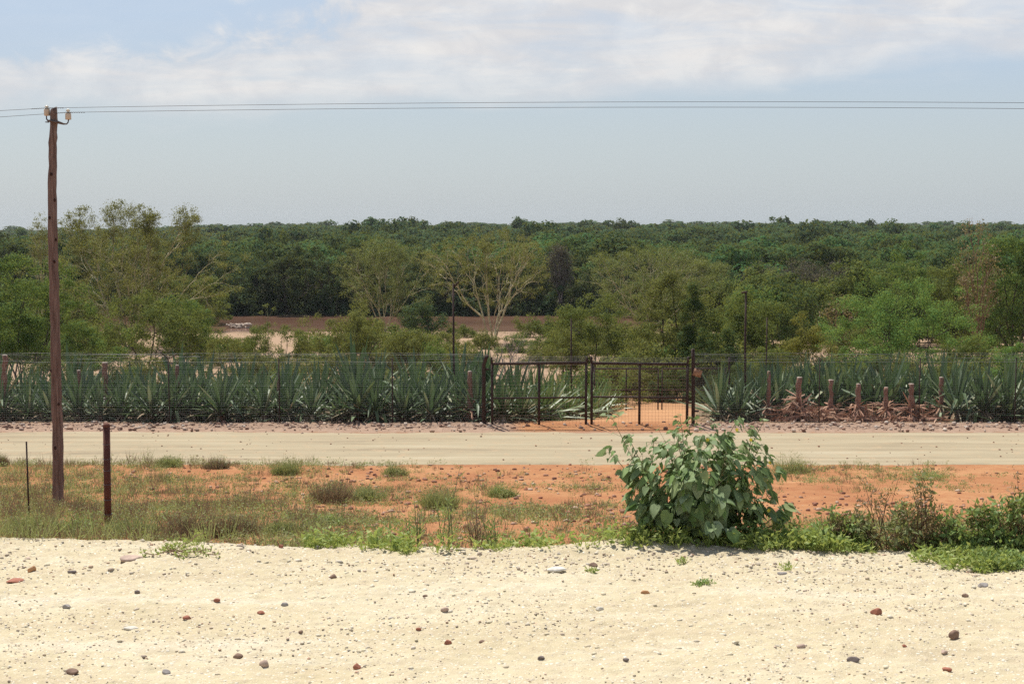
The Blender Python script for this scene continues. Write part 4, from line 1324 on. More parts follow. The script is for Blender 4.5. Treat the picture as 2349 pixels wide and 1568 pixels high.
for vx, vt, Y, arm, lab in ((1041, 650, 44.4, 1, 'tall thin rusty post with a slanting arm, left of the gate'), (1310, 730, 47.5, 0, 'plain thin rusty post seen through the left gate leaf'), (1708, 670, 44.4, 2, 'tall thin rusty post with a short crossbar, right of the gate'), (1757, 728, 52, 0, 'thin dark post behind the slender pale-topped stump')):
    x = at(vx, 900, Y).x; z = Ts(x, Y); H = at(vx, vt, Y).z - z
    t = thing('steel_post', lab, 'post', (x, Y, z), 0, 'tall thin steel posts behind the fence')
    mb = MB(); r = .034 if arm else .026
    V, Fs = tube([(.05, 0, -.3), (.0, 0, H * .5), (0, 0, H)], [r * 1.1, r, r * .9], 7); mb.add(V, Fs)
    mb.build('shaft', M['iron'], t)
    if arm == 1:
        V, Fs = tube([(0, 0, H - .12), (.16, 0, H + .04), (.17, 0, H + .07)], .03, 6); MB().add(V, Fs).build('arm', M['iron'], t)
    if arm == 2:
        V, Fs = tube([(-.14, 0, H - .02), (0, 0, H + .01), (.05, 0, H)], .03, 6); MB().add(V, Fs).build('arm', M['iron'], t)

GY = 41.95


def post(vx, vt, Y, r, lab, lean=0., hook=False, name='gate_post'):
    x = at(vx, 980, Y).x; z = Ts(x, Y); H = at(vx, vt, Y).z - z
    t = thing(name, lab, 'post', (x, Y, z), 0, 'gate posts')
    mb = MB()
    pts = [(0, 0, -.3), (lean * .3, 0, H * .5), (lean * .7, 0, H * .86)]
    pts += [(lean + .06, -.05, H * .96), (lean + .10, -.12, H)] if hook else [(lean, 0, H)]
    V, Fs = tube(pts, r, 10); mb.add(V, Fs)
    mb.build('shaft', M['iron'], t)
    if r > .05:
        V, Fs = box((.09, -.02, H * .80), (.14, .05, .05)); MB().add(V, Fs).build('hinge', M['iron'], t)
        V, Fs = box((.09, -.02, H * .18), (.14, .05, .05)); MB().add(V, Fs).build('hinge', M['iron'], t)
    return t


post(1110, 815, GY + .05, .058, 'thick dark hinge post at the left end of the gate with a bent top', hook=True)
post(1590, 800, GY + .10, .055, 'thick dark hinge post at the right end of the gate behind the leaning plate', lean=-.03)


def gate(xa, xb, z0, z1, y, lab, r=.040, mid=(.5,), rail=.5, sag=0.0, tilt=0., spikes=True, mesh=True, group='gate leaves'):
    t = thing('gate_leaf', lab, 'gate', (xa, y, z0), tilt, group)
    w, h = xb - xa, z1 - z0
    mb = MB()
    for a, b in (((0, 0, 0), (0, 0, h)), ((w, 0, sag), (w, 0, h + sag)), ((0, 0, h), (w, 0, h + sag)), ((0, 0, 0), (w, 0, sag))):
        V, Fs = tube([a, b], r, 8); mb.add(V, Fs)
    mb.build('frame', M['iron'], t)
    V, Fs = tube([(0, 0, h * rail), (w, 0, h * rail + sag)], r * .7, 8); MB().add(V, Fs).build('rail', M['iron'], t)
    for m_ in mid:
        V, Fs = tube([(w * m_, .004, 0), (w * m_, .004, h + sag * m_)], r * .95, 8); MB().add(V, Fs).build('bar', M['iron'], t)
    if mesh:
        V, Fs = mesh_panel(0, w, .03, h, .02, .10, .10, .0024)
        MB().add(V, Fs).build('wire_mesh', M['gatemesh'], t)
    if spikes:
        mb = MB()
        for x_ in (0, w):
            V, Fs = tube([(x_, 0, h - .02), (x_ + (.02 if x_ else -.02), -.03, h + .20)], r * .85, 7); mb.add(V, Fs)
        mb.build('extension', M['iron'], t)
        mb = MB()
        for q in (.07, .13, .19):
            V, Fs = tube([(-.02, -.03 * q / .2, h + q), (w * .5, -.02, h + q - .02 + sag), (w + .02, -.03 * q / .2, h + q + sag)], .0035, 4, False); mb.add(V, Fs)
            V, Fs = wires([((x_, -.02, h + q - .025), (x_ + .02, -.03, h + q + .03)) for x_ in np.arange(.08, w, .14)], .003); mb.add(V, Fs)
        mb.build('barbed_wire', M['wire'], t)
    return t


X = lambda vx, Y=GY: at(vx, 985, Y).x
zg = at(1200, 992, GY).z
gate(X(1129), X(1344), zg, at(1200, 834, GY).z, GY, 'left leaf of the rusty double gate beside the road', sag=.03)
gate(X(1357), X(1576), at(1400, 987, GY).z, at(1400, 833, GY).z, GY + .02, 'right leaf of the rusty double gate beside the road', sag=-.03)
Y2 = 63.0
zi = at(1470, 943, Y2).z; zj = at(1470, 845, Y2).z
gate(X(1363, Y2), X(1509, Y2), zi, zj, Y2, 'left leaf of the far gate across the sandy track, seen through the near gate', r=.032, spikes=False)
gate(X(1518, Y2), X(1664, Y2), zi, zj, Y2 + .02, 'right leaf of the far gate across the sandy track, seen through the near gate', r=.032, spikes=False)
post(1361, 838, Y2 + .1, .045, 'dark post at the left end of the far gate')
post(1671, 820, Y2 + .1, .050, 'dark post at the right end of the far gate')
# leaning rusty plate
p = at(1600, 855, GY - .1)
t = thing('metal_plate', 'small tilted rust-orange blank plate hung on the right gate post', 'plate', tuple(p))
V, Fs = box((0, 0, 0), (.25, .012, .22))
a = -.32
R_ = np.array([[cos(a), 0, -sin(a)], [0, 1, 0], [sin(a), 0, cos(a)]])
M['plate'] = plain('rust_orange_plate', [(.35, (.20, .10, .06)), (.6, (.34, .20, .13))], 14, .8, .2)
MB().add(V @ R_.T, Fs).build('plate', M['plate'], t)
V, Fs = tube([(0, 0, .10), (-.06, .05, .20)], .004, 5); MB().add(V, Fs).build('wire_tie', M['wire'], t)

# ------------------------------------------------------------------ power pole, wires and the old posts on the verge
M['wood'] = plain('weathered_brown_wood', [(.22, (.065, .043, .037)), (.42, (.145, .10, .084)), (.6, (.225, .165, .14)), (.8, (.34, .26, .22))], 5, .9, .15, .9, .02, stretch=(6, 6, .45), detail=8)
M['knot'] = plain('dark_wood_knot', [(.3, (.03, .016, .012)), (.7, (.06, .035, .028))], 20, .9, .1)
M['ceramic'] = plain('cream_porcelain', [(.3, (.56, .46, .33)), (.7, (.66, .57, .43))], 6, .25, .5)
M['cap'] = plain('white_porcelain', [(.3, (.76, .72, .58)), (.7, (.82, .79, .66))], 6, .2, .5)
M['steel'] = plain('dull_bracket_steel', [(.3, (.07, .055, .05)), (.7, (.14, .11, .10))], 10, .6, .4)
M['cable'] = plain('dark_overhead_wire', [(.3, (.06, .06, .07)), (.7, (.09, .09, .10))], 10, .6, .3)
PYY = 26.0
pb = at(134, 1172, PYY); pb.z = Ts(pb.x, PYY)
t = thing('power_pole', 'tall leaning wooden power pole with two insulators at the left of the road', 'power pole', tuple(pb))
cen = [(134, 1185), (133.5, 1100), (132.5, 1000), (130, 900), (127.5, 800), (125, 700), (123, 600), (120.5, 500), (120, 420), (121, 340), (122.5, 290), (123, 249)]
rv = [12.8, 12.4, 12.0, 11.6, 11.2, 11.0, 10.7, 10.2, 9.8, 8.9, 8.2, 7.6]
pts, rad = [], []
for i in range(len(cen) - 1):
    for q in (0, .25, .5, .75):
        c = [cen[i][j] + (cen[i + 1][j] - cen[i][j]) * q for j in (0, 1)]
        w = at(c[0], c[1], PYY) - pb
        pts.append(np.array(w) + rng.normal(0, .004, 3)); rad.append((rv[i] + (rv[i + 1] - rv[i]) * q) * PX(PYY) * 1.01 + rng.normal(0, .0025))
w = at(cen[-1][0], cen[-1][1], PYY) - pb; pts.append(np.array(w)); rad.append(rv[-1] * PX(PYY))
pts[0][2] = -.3
V, Fs = tube(pts, rad, 18)
V = np.array(V)
V += .008 * fbm(V[:, 0] * 40 + V[:, 1] * 23, V[:, 2] * 4, 81, 3)[:, None] * np.array([1, 1, 0])
top = V[:, 2] > pts[-1][2] - .02
V[top, 2] += (V[top, 0] - pts[-1][0]) * .55
MB().add(V, Fs).build('pole', M['wood'], t, smooth=True)
for vx, vv, side in ((121, 508, -.4), (118.5, 540, .9), (125, 600, .5), (124, 850, -.9), (132, 1027, -.2), (118, 395, .1), (123, 455, .8), (131, 930, .7)):
    q = at(vx, vv, PYY) - pb
    i = int(np.argmin([abs(p_[2] - q.z) for p_ in pts])); r = rad[i]
    c = pts[i] + np.array([side * r * .9, -r * math.sqrt(max(0, 1 - (side * .9) ** 2)), 0])
    V, Fc = ICO1
    MB().add(V * np.array([.024, .018, .034]) + c, Fc).build('knot', M['knot'], t)
br = MB()
P3 = lambda vx, vv, dy=0.: np.array(at(vx, vv, PYY + dy) - pb)
rp = 8.2 * PX(PYY)
V, Fs = tube([P3(106.5, 266, -.0), P3(106.8, 273, -.0), P3(110, 277, -rp * .7), P3(116, 277.5, -rp - .02), P3(126, 279, -rp - .02), P3(135, 281, -rp * .7), P3(146, 284.5, -.05), P3(153, 284.5, 0), P3(156, 281, 0), P3(157.5, 274, 0)], [.011, .012, .016, .026, .028, .026, .017, .013, .012, .011], 8)
br.add(V, Fs)
V, Fs = tube([P3(104.5, 280, -.02), P3(112, 280.5, -.05)], .010, 6); br.add(V, Fs)
br.build('bracket', M['steel'], t)
for vx, v0, v1, vt in ((108, 265.5, 250, 241.5), (156.7, 274.5, 260, 249.5)):
    b = P3(vx, v0); h = P3(vx, v1)[2] - b[2]; ht = P3(vx, vt)[2] - b[2]
    r = 6.7 * PX(PYY)
    V, Fs = lathe([(r * .5, .01), (r * .93, 0), (r, .01), (r, h * .88), (r * .9, h), (r * .55, h + .004)], tuple(b), 20)
    ins = MB().add(V, Fs).build('insulator', M['ceramic'], t, smooth=True)
    V, Fs = lathe([(r * .62, h), (r * .62, h + (ht - h) * .15), (r * .45, h + (ht - h) * .25), (r * .45, h + (ht - h) * .38), (r * .66, h + (ht - h) * .5), (r * .62, h + (ht - h) * .72), (r * .36, h + (ht - h) * .93), (.001, ht)], tuple(b), 20)
    MB().add(V, Fs).build('cap', M['cap'], ins, smooth=True)
for vL, vI, vR, xi, lab in (((0, 254), (108, 248.0), (2349, 236), 108, 'upper overhead wire tied to the left insulator'), ((0, 268.5), (156.7, 258.0), (2349, 249.5), 156.7, 'lower overhead wire tied to the right insulator')):
    a = np.array(at(vL[0], vL[1], PYY)); b = np.array(at(vI[0], vI[1], PYY - .05)); c = np.array(at(vR[0], vR[1], PYY))
    pl = [b + (a - b) * q for q in np.linspace(3.5, 0, 10)]
    n = 40
    pr_ = []
    for q in np.linspace(0, 1.6, n)[1:]:
        d = b + (c - b) * q
        d = d + np.array([0, 0, .055 * 4 * q * (1 - q)])
        pr_.append(d)
    ww = thing('overhead_wire', lab, 'wire', tuple(b), 0, 'overhead wires')
    V, Fs = tube(np.array(pl + pr_) - b, .0042, 5, False)
    MB().add(V, Fs).build('wire', M['cable'], ww)
    mb = MB()
    for sgn in (-1, 1):
        m_ = 26
        s_ = np.linspace(.03, .30, m_)
        dirv = (c - b if sgn > 0 else a - b); dirv = dirv / np.linalg.norm(dirv)
        hel = np.stack([0 * s_, .007 * np.cos(s_ * 150), .007 * np.sin(s_ * 150)], 1) + dirv[None] * s_[:, None]
        V, Fs = tube(hel, .0045, 5); mb.add(V, Fs)
    ring = np.linspace(0, 2 * pi, 14)
    V, Fs = tube(np.stack([.036 * np.cos(ring), .036 * np.sin(ring) + .05, 0 * ring], 1), .006, 5, False); mb.add(V, Fs)
    mb.build('binding', M['cable'], ww)

g = land(248, 1207, 12)
t = thing('pipe_post', 'thick rust-red pipe post with a domed cap in front of the road', 'post', tuple(g))
H = at(249, 974, g.y).z - g.z
r = 8.0 * PX(g.y)
M['pipe'] = plain('rust_red_pipe', [(.25, (.075, .026, .020)), (.55, (.12, .046, .034)), (.8, (.18, .075, .055))], 7, .75, .3, .3, .01)
V, Fs = tube([(0, 0, -.3), (.005, 0, H * .5), (.012, 0, H - .02)], r, 18); MB().add(V, Fs).build('pipe', M['pipe'], t, smooth=False)
V, Fs = lathe([(r * 1.1, H - .03), (r * 1.12, H - .01), (r * .9, H + .012), (r * .45, H + .028), (.001, H + .033)], (.012, 0, 0), 18); MB().add(V, Fs).build('cap', M['rust'], t, smooth=True)
for vv in (1018, 1052, 1078, 1110, 1145, 1178):
    z = at(249, vv, g.y).z - g.z
    an = np.linspace(0, 2 * pi, 16)
    V, Fs = tube(np.stack([(r + .004) * np.cos(an) + .006, (r + .004) * np.sin(an), z + .004 * np.sin(an)], 1), .004, 5, False); MB().add(V, Fs).build('wire_tie', M['wire'], t)
g = land(67, 1200, 12)
t = thing('iron_rod', 'thin leaning iron rod left of the wooden power pole', 'rod', tuple(g))
d = np.array(at(60.5, 1012, g.y + .1) - g)
V, Fs = tube([-.15 * d, d * .5, d], .0125, 6); MB().add(V, Fs).build('rod', M['iron'], t)
#PART4
# ------------------------------------------------------------------ loose stones
n = 15500
Y = 4.7 + 4.2 * rng.random(n) ** .9
Xs = (rng.random(n) * 2 - 1) * (.40 * Y + .25)
ok = (Y < crest(Xs) + .15)
Xs, Y = Xs[ok], Y[ok]; n = len(Y)
S = .0024 + .0052 * rng.random(n) ** 2.4
S[rng.random(n) < .03] *= 2.0
S = S * (1 + .5 * (Y > 7.6))
dens = rng.random(n) < np.clip(.45 + 1.9 * fbm(Xs * 1.1, Y * 1.9, 91, 3) + .35 * (Y > 7.4), .06, 1)
Xs, Y, S = Xs[dens], Y[dens], S[dens]
C = np.stack([Xs, Y, gravel_z(Xs, Y) + S * .22], 1)
V, Fs = stones(C, S, .62, .3)
mbp = MB().add(V, Fs)
n = 2600
Y = 4.7 + 4.2 * rng.random(n); Xs = (rng.random(n) * 2 - 1) * (.40 * Y + .25)
ok = (Y < crest(Xs) + .1) & (rng.random(n) < np.clip(.5 + 1.2 * fbm(Xs * .8, Y * 1.1, 97, 3), .1, 1)); Xs, Y = Xs[ok], Y[ok]
S = .006 + .012 * rng.random(len(Y)) ** 2
V, Fs = stones(np.stack([Xs, Y, gravel_z(Xs, Y) - S * .1], 1), S, .5, .35)
mbp.add(V, Fs, 1)
tag(mbp.build('pebbles', [M['pebble'], M['palepebble']]), 'loose mixed pebbles scattered over the pale gravel', 'pebbles', None, 'stuff')

n = 6500
Y = rng.uniform(11.5, 35.0, n); Xs = rng.uniform(-.38, .38, n) * (Y + 5)
dens = rng.random(n) < np.clip(.45 + 1.2 * fbm(Xs * .35, Y * .5, 93, 3) + .3 * ((Xs > -3.5) & (Xs < 3.5)), .05, 1)
Xs, Y = Xs[dens], Y[dens]
S = .016 + .046 * rng.random(len(Y)) ** 2.4
C = np.stack([Xs, Y, T(Xs, Y) + S * .25], 1)
V, Fs = stones(C, S, .65, .28)
tag(MB().add(V, Fs).build('verge_stones', M['redstone']), 'small dark red stones scattered over the orange verge', 'stones', None, 'stuff')

n = 2400
Xs = rng.uniform(-17, 17, n); Y = 41.75 + rng.normal(0, .42, n)
ok = ~((Xs > gx0 + .6) & (Xs < gx1 - .2) & (rng.random(n) < .8))
Xs, Y = Xs[ok], Y[ok]
S = .014 + .065 * rng.random(len(Y)) ** 3.2
C = np.stack([Xs, Y, np.maximum(T(Xs, Y), .02) + S * .2], 1)
V, Fs = stones(C, S, .7, .3)
tag(MB().add(V, Fs).build('bank_rubble', M['bankstone']), 'reddish rubble along the far edge of the dirt road below the fence', 'rubble', None, 'stuff')
n = 260
Y = 35.2 + 5.6 * rng.random(n); Xs = rng.uniform(-15, 15, n)
S = .010 + .022 * rng.random(n) ** 2.5
C = np.stack([Xs, Y, road_z(Xs, Y) + S * .3], 1)
V, Fs = stones(C, S, .7, .3)
tag(MB().add(V, Fs).build('road_stones', M['redstone']), 'few dark loose stones lying on the dirt road', 'stones', None, 'stuff')

RC = {'red': (.36, .145, .095), 'brown': (.25, .165, .12), 'grey': (.34, .31, .29), 'white': (.66, .62, .54), 'pink': (.47, .35, .28), 'orange': (.52, .29, .15), 'dark': (.19, .155, .14), 'tan': (.52, .36, .24)}
for k, c in RC.items():
    M['rock_' + k] = plain(k + '_rock', [(.3, tuple(q * .72 for q in c)), (.7, tuple(min(q * 1.15, .8) for q in c))], 26, .85, .25, .5, .004)
ROCKS = [(2010, 1403, 32, 16, 'red', 'brightest brick-red stone on the gravel at the lower right'), (2191, 1456, 31, 27, 'brown', 'large rounded brown stone on the gravel at the lower right'), (1276, 1305, 52, 12, 'white', 'long flat whitish stone with a dark underside below the gate'),
         (1361, 1295, 24, 13, 'brown', 'reddish brown stone beside the long flat whitish one'), (302, 1278, 62, 15, 'pink', 'large flat pale slab near the crest on the left with a rusty underside'), (73, 1304, 22, 20, 'orange', 'pointed orange-red stone at the far left of the gravel'),
         (34, 1332, 48, 10, 'red', 'long low reddish stone at the left edge'), (763, 1321, 25, 12, 'brown', 'brown angular stone below the creeping plant'), (726, 1254, 28, 10, 'grey', 'blue-grey stone on the gravel crest'), (645, 1253, 12, 12, 'red', 'small red upright stone on the gravel crest left of the grey one'),
         (165, 1310, 22, 10, 'dark', 'dark flat stone right of the pointed orange one'), (153, 1392, 18, 12, 'grey', 'rounded purple-grey stone on the left of the gravel'), (315, 1356, 14, 9, 'dark', 'small near-black stone above the middle of the left gravel'), (498, 1376, 16, 11, 'red', 'small red stone with a pale top left of centre'),
         (1021, 1399, 20, 12, 'pink', 'pinkish stone in the middle of the gravel'), (1482, 1357, 26, 11, 'orange', 'bright orange crumbly stone below the broad-leaved bush'), (545, 1504, 28, 13, 'brown', 'dark reddish stone at the bottom left of centre'), (606, 1523, 26, 20, 'pink', 'grey-pink rounded stone next to the dark reddish one at the bottom'),
         (820, 1528, 20, 18, 'red', 'red stone with whitish top at the bottom'), (166, 1541, 34, 20, 'brown', 'brown broken stone at the bottom left corner'), (381, 1542, 24, 12, 'grey', 'grey stone at the bottom between the two brown ones'), (1956, 1510, 32, 12, 'dark', 'slate-grey flat stone near the bottom right'),
         (2170, 1534, 28, 9, 'red', 'thin reddish stone near the bottom right edge'), (1836, 1480, 24, 12, 'pink', 'pale reddish stone at the lower right left of the red ones'), (2166, 1494, 22, 9, 'pink', 'flat pinkish chip just below the large rounded brown stone'), (2075, 1481, 16, 10, 'red', 'small reddish stone between the brightest red one and the bottom'),
         (2256, 1342, 28, 16, 'grey', 'grey rounded stone near the right edge'), (2215, 1365, 18, 10, 'brown', 'purplish brown stone left of the grey rounded one'), (1795, 1314, 26, 12, 'grey', 'blue-grey stone under the small green sprig'), (653, 1385, 20, 14, 'grey', 'grey stone with a pale face left of centre'),
         (1027, 1472, 20, 14, 'red', 'small dark red stone below the centre'), (1436, 1514, 16, 10, 'dark', 'small dark stone at the bottom just right of the middle'), (1105, 1471, 18, 9, 'brown', 'small brownish stone right of the dark red one below the centre'), (1375, 1395, 22, 10, 'white', 'whitish stone on the gravel below the bush'), (1242, 1567 - 60, 20, 12, 'dark', 'small black pebble in the lower middle'),
         (690, 1450, 16, 9, 'brown', 'flat brown chip in the middle of the left gravel'), (975, 1365, 14, 10, 'brown', 'brown pebble above the pinkish middle stone'), (430, 1415, 22, 9, 'red', 'long reddish chip in the left half of the gravel'), (600, 1405, 20, 8, 'red', 'thin red sliver in the left half of the gravel'), (300, 1440, 36, 10, 'white', 'cluster-like pale stone on the left of the gravel'), (960, 1362 + 80, 14, 8, 'red', 'tiny red stone in the centre of the gravel')]
for vx, vy, wv, hv, c, lab in ROCKS:
    g = shoulder(vx, vy + hv * .3)
    g.z = float(gravel_z(np.array([g.x]), np.array([g.y]))[0])
    w_, h_ = wv * PX(g.y) / 2 * .88, hv * PX(g.y) / 2 * .95
    V, Fc = ICO2
    V = V.copy()
    sd = int(rng.integers(1000))
    V *= (1 + .34 * fbm(V[:, 0] * 1.3 + V[:, 2] * .7 + sd, V[:, 1] * 1.3 + sd, 95, 3))[:, None]
    for _ in range(5):                                   # broken faces
        nn = unit(rng.normal(0, 1, 3)); dd = V @ nn; cut = rng.uniform(.55, .8)
        V -= np.clip(dd - cut, 0, None)[:, None] * nn[None]
    V = V * np.array([w_ * 1.08, w_ * .8, h_ * 1.2])
    o = MB().add(V, Fc).build('stone', M['rock_' + c])
    o.location = (g.x, g.y, g.z + h_ * .35)
    o.rotation_euler = (0, 0, rng.normal(0, .25))
    tag(o, lab, 'stone', 'larger stones on the gravel')

# ------------------------------------------------------------------ weeds on the verge
M['weed'] = leaf_mat('grey_green_weed', [(.22, .26, .115), (.27, .30, .14), (.185, .235, .10), (.32, .32, .17), (.235, .285, .125)], .38, .2, .7)
M['weedgreen'] = leaf_mat('green_weed', [(.17, .275, .080), (.21, .31, .095), (.26, .33, .11), (.17, .24, .09)], .3, .25, .6)
M['weedbright'] = leaf_mat('yellow_green_weed', [(.24, .33, .085), (.30, .39, .11), (.37, .41, .13), (.20, .30, .08)], .35, .25, .6)
M['drygrass'] = leaf_mat('dry_grass_blade', [(.30, .22, .13), (.25, .165, .105), (.36, .29, .18), (.20, .145, .095), (.27, .23, .13)], .2, .15, .8, tint=(.3, .2, .1))


def tuft_mesh(P, h, n, spread, wd, lean=.5, lo=.4):
    """n narrow blades rising from every point"""
    k = len(P)
    idx = np.repeat(np.arange(k), n)
    m_ = len(idx)
    h = np.broadcast_to(h, (k,))[idx] * rng.uniform(lo, 1.15, m_)
    a = rng.random(m_) * 2 * pi
    r = np.sqrt(rng.random(m_)) * np.broadcast_to(spread, (k,))[idx]
    C = P[idx] + np.stack([r * np.cos(a), r * np.sin(a), 0 * r], 1)
    D = unit(np.stack([lean * np.cos(a) * rng.random(m_) + rng.normal(0, .15, m_), lean * np.sin(a) * rng.random(m_) + rng.normal(0, .15, m_), np.ones(m_)], 1))
    return leaves(C, D, rng.normal(0, 1, (m_, 3)) * np.array([1, 1, .2]), h, wd)


def sprig_mesh(P, h, n, spread, leaf, asp=.5):
    """little leafy weeds: leaves scattered up and around a short stem"""
    k = len(P)
    idx = np.repeat(np.arange(k), n); m_ = len(idx)
    u = rng.random(m_)
    h = np.broadcast_to(h, (k,))[idx]; sp = np.broadcast_to(spread, (k,))[idx]
    a = rng.random(m_) * 2 * pi; r = np.sqrt(rng.random(m_)) * sp * (.4 + .6 * np.sin(pi * np.clip(u, .05, 1)))
    C = P[idx] + np.stack([r * np.cos(a), r * np.sin(a), h * u], 1)
    D = unit(np.stack([np.cos(a), np.sin(a), rng.normal(.35, .6, m_)], 1))
    N_ = unit(rng.normal(0, .6, (m_, 3)) + np.array([0, 0, .8]))
    L = leaf * rng.uniform(.6, 1.4, m_)
    return leaves(C, D, N_, L, L * asp)


n = 54000
Y = rng.uniform(11.5, 35.3, n); Xs = rng.uniform(-.40, .40, n) * (Y + 5)
Z = T(Xs, Y)
vx, vy = proj(np.stack([Xs, Y, Z], 1))
nb = fbm(Xs * .55, Y * .8, 101, 4)
nb2 = fbm(Xs * 1.6, Y * 2.0, 105, 3)
d = np.zeros(n)
left = 1 - sst(vx, 560, 950)
d += left * (.72 + .9 * nb + 1.1 * nb2 + .25 * sst(vy, 1120, 1200) - .25 * ((vx > 330) & (vx < 640) & (vy > 1075) & (vy < 1130)))
midr = sst(vx, 560, 950) * (1 - sst(vx, 1350, 1500))
d += midr * (.12 + .9 * nb + .9 * nb2 + .25 * sst(vy, 1130, 1200) - .35 * (vy < 1110) * sst(vx, 900, 1000))
rt = sst(vx, 1700, 1800)
band = np.exp(-((vy - (1085 + 0 * vx)) / 16) ** 2) * (1 - sst(vx, 2080, 2260))
d += rt * (.75 * band + .45 * nb * (vy > 1090) * (vy < 1130) + .9 * sst(vy, 1190, 1215))
d += .55 * np.exp(-((vy - 1066) / 7) ** 2) * (1 - sst(vx, 820, 960))
keep = rng.random(n) < np.clip(d, 0, 1) * .47
P = np.stack([Xs, Y, Z - .01], 1)[keep]; vxk, vyk = vx[keep], vy[keep]
hgt = rng.uniform(.05, .15, len(P)) * np.clip(1 + 1.6 * nb2[keep], .5, 1.8) * (1 + .7 * (vxk < 760) * (rng.random(len(P)) < .3) )
sel = rng.random(len(P))
brown = sel < np.where((vyk > 1130) & (vxk < 800), .28, .20)
grn = (~brown) & (sel > .80)
gry = ~brown & ~grn
MBw = MB(); V, Fs = sprig_mesh(P[gry], hgt[gry] * 1.0, 22, .11, .030, .55); MBw.add(V, Fs)
V, Fs = tuft_mesh(P[gry], hgt[gry] * 1.1, 7, .09, .008); MBw.add(V, Fs)
tag(MBw.build('verge_weeds', M['weed']), 'grey-green low weeds covering the red verge', 'weeds', None, 'stuff')
MBw = MB(); V, Fs = sprig_mesh(P[grn], hgt[grn] * .9, 24, .13, .034, .6); MBw.add(V, Fs)
tag(MBw.build('green_weeds', M['weedgreen']), 'greener leafy weeds among the grey ones on the verge', 'weeds', None, 'stuff')
MBw = MB(); V, Fs = tuft_mesh(P[brown], hgt[brown] * 1.3, 22, .12, .009, .7); MBw.add(V, Fs)
tag(MBw.build('dry_grass', M['drygrass']), 'thin dry brownish grass on the verge', 'grass', None, 'stuff')

# separate tussocks and small bushes one can point at
TUS = [(842, 1146, 82, 44, 'weed', 'dark grey-green dome-shaped tussock alone on the orange soil', 0), (768, 1150, 100, 66, 'drygrass', 'brown-stemmed feathery tussock left of the dark dome-shaped one', 1), (905, 1090, 62, 30, 'weed', 'low grey tussock at the road edge left of the bare orange patch', 0), (1814, 1086, 82, 52, 'weed', 'round weed bush at the road edge just right of the broad-leaved bush', 0),
       (655, 1088, 60, 44, 'weed', 'spiky weed on the road edge in the left middle', 1), (495, 1075, 56, 36, 'drygrass', 'reddish dry tuft on the road edge left of the middle', 1), (385, 1070, 60, 30, 'weed', 'ragged weed on the road edge right of the pipe post', 1), (5, 1068, 26, 32, 'drygrass', 'dry tuft on the road edge at the left border of the picture', 1),
       (180, 1228, 150, 62, 'weedgreen', 'wide green leafy clump around the foot of the power pole', 0), (60, 1235, 110, 70, 'weed', 'grey weed clump at the foot of the iron rod', 1), (440, 1233, 130, 70, 'drygrass', 'brownish dense tussock right of the foot of the pipe post', 1), (540, 1238, 120, 66, 'drygrass', 'second brownish tussock along the gravel crest', 1),
       (655, 1238, 110, 52, 'weed', 'olive rounded tussock at the right end of the tall left weeds', 1), (305, 1228, 110, 56, 'weed', 'pale grey weed clump just right of the pipe post', 1), (745, 1205, 100, 26, 'weedgreen', 'dark green creeping weed patch on the orange soil', 0), (1010, 1170, 90, 70, 'weed', 'sparse green weed clump in the middle of the verge', 1), (1150, 1140, 70, 34, 'weedgreen', 'yellow-green weed patch right of the middle of the verge', 0), (2130, 1100, 110, 22, 'weedgreen', 'flat green weed patch beside the sandy track on the right', 0)]
for vx, vy, w_, h_, mk, lab, grass in TUS:
    g = land(vx, min(vy, 1229 if vy > 1215 else vy), 10.5)
    q = PX(g.y)
    t = thing('tussock', lab, 'weed', tuple(g), 0, 'weed tussocks on the verge')
    R, H = w_ * q / 2, h_ * q
    k = 60
    a = rng.random(k) * 2 * pi; rr = R * np.sqrt(rng.random(k)) * .9
    P = np.stack([rr * np.cos(a), rr * np.sin(a) * .7, 0 * a], 1)
    rr = rr * rng.uniform(.7, 1.35, k); P[:, :2] *= (rng.uniform(.7, 1.35, (k, 1)))
    hh = H * np.sqrt(np.clip(1.05 - (rr / R) ** 2, .08, 1)) * rng.uniform(.35, 1.15, k)
    mb = MB()
    V, Fs = tuft_mesh(P, hh, 26 if grass else 12, R * .22, .0075, .8); mb.add(V, Fs)
    if h_ > 24: mb.build('stalks', M['drygrass' if mk == 'drygrass' else 'weed'], t)
    V, Fs = sprig_mesh(P, hh, 16 if grass else 40, R * .25, .026, .5)
    MB().add(V, Fs).build('leaves', M['weed' if mk == 'drygrass' else mk], t)

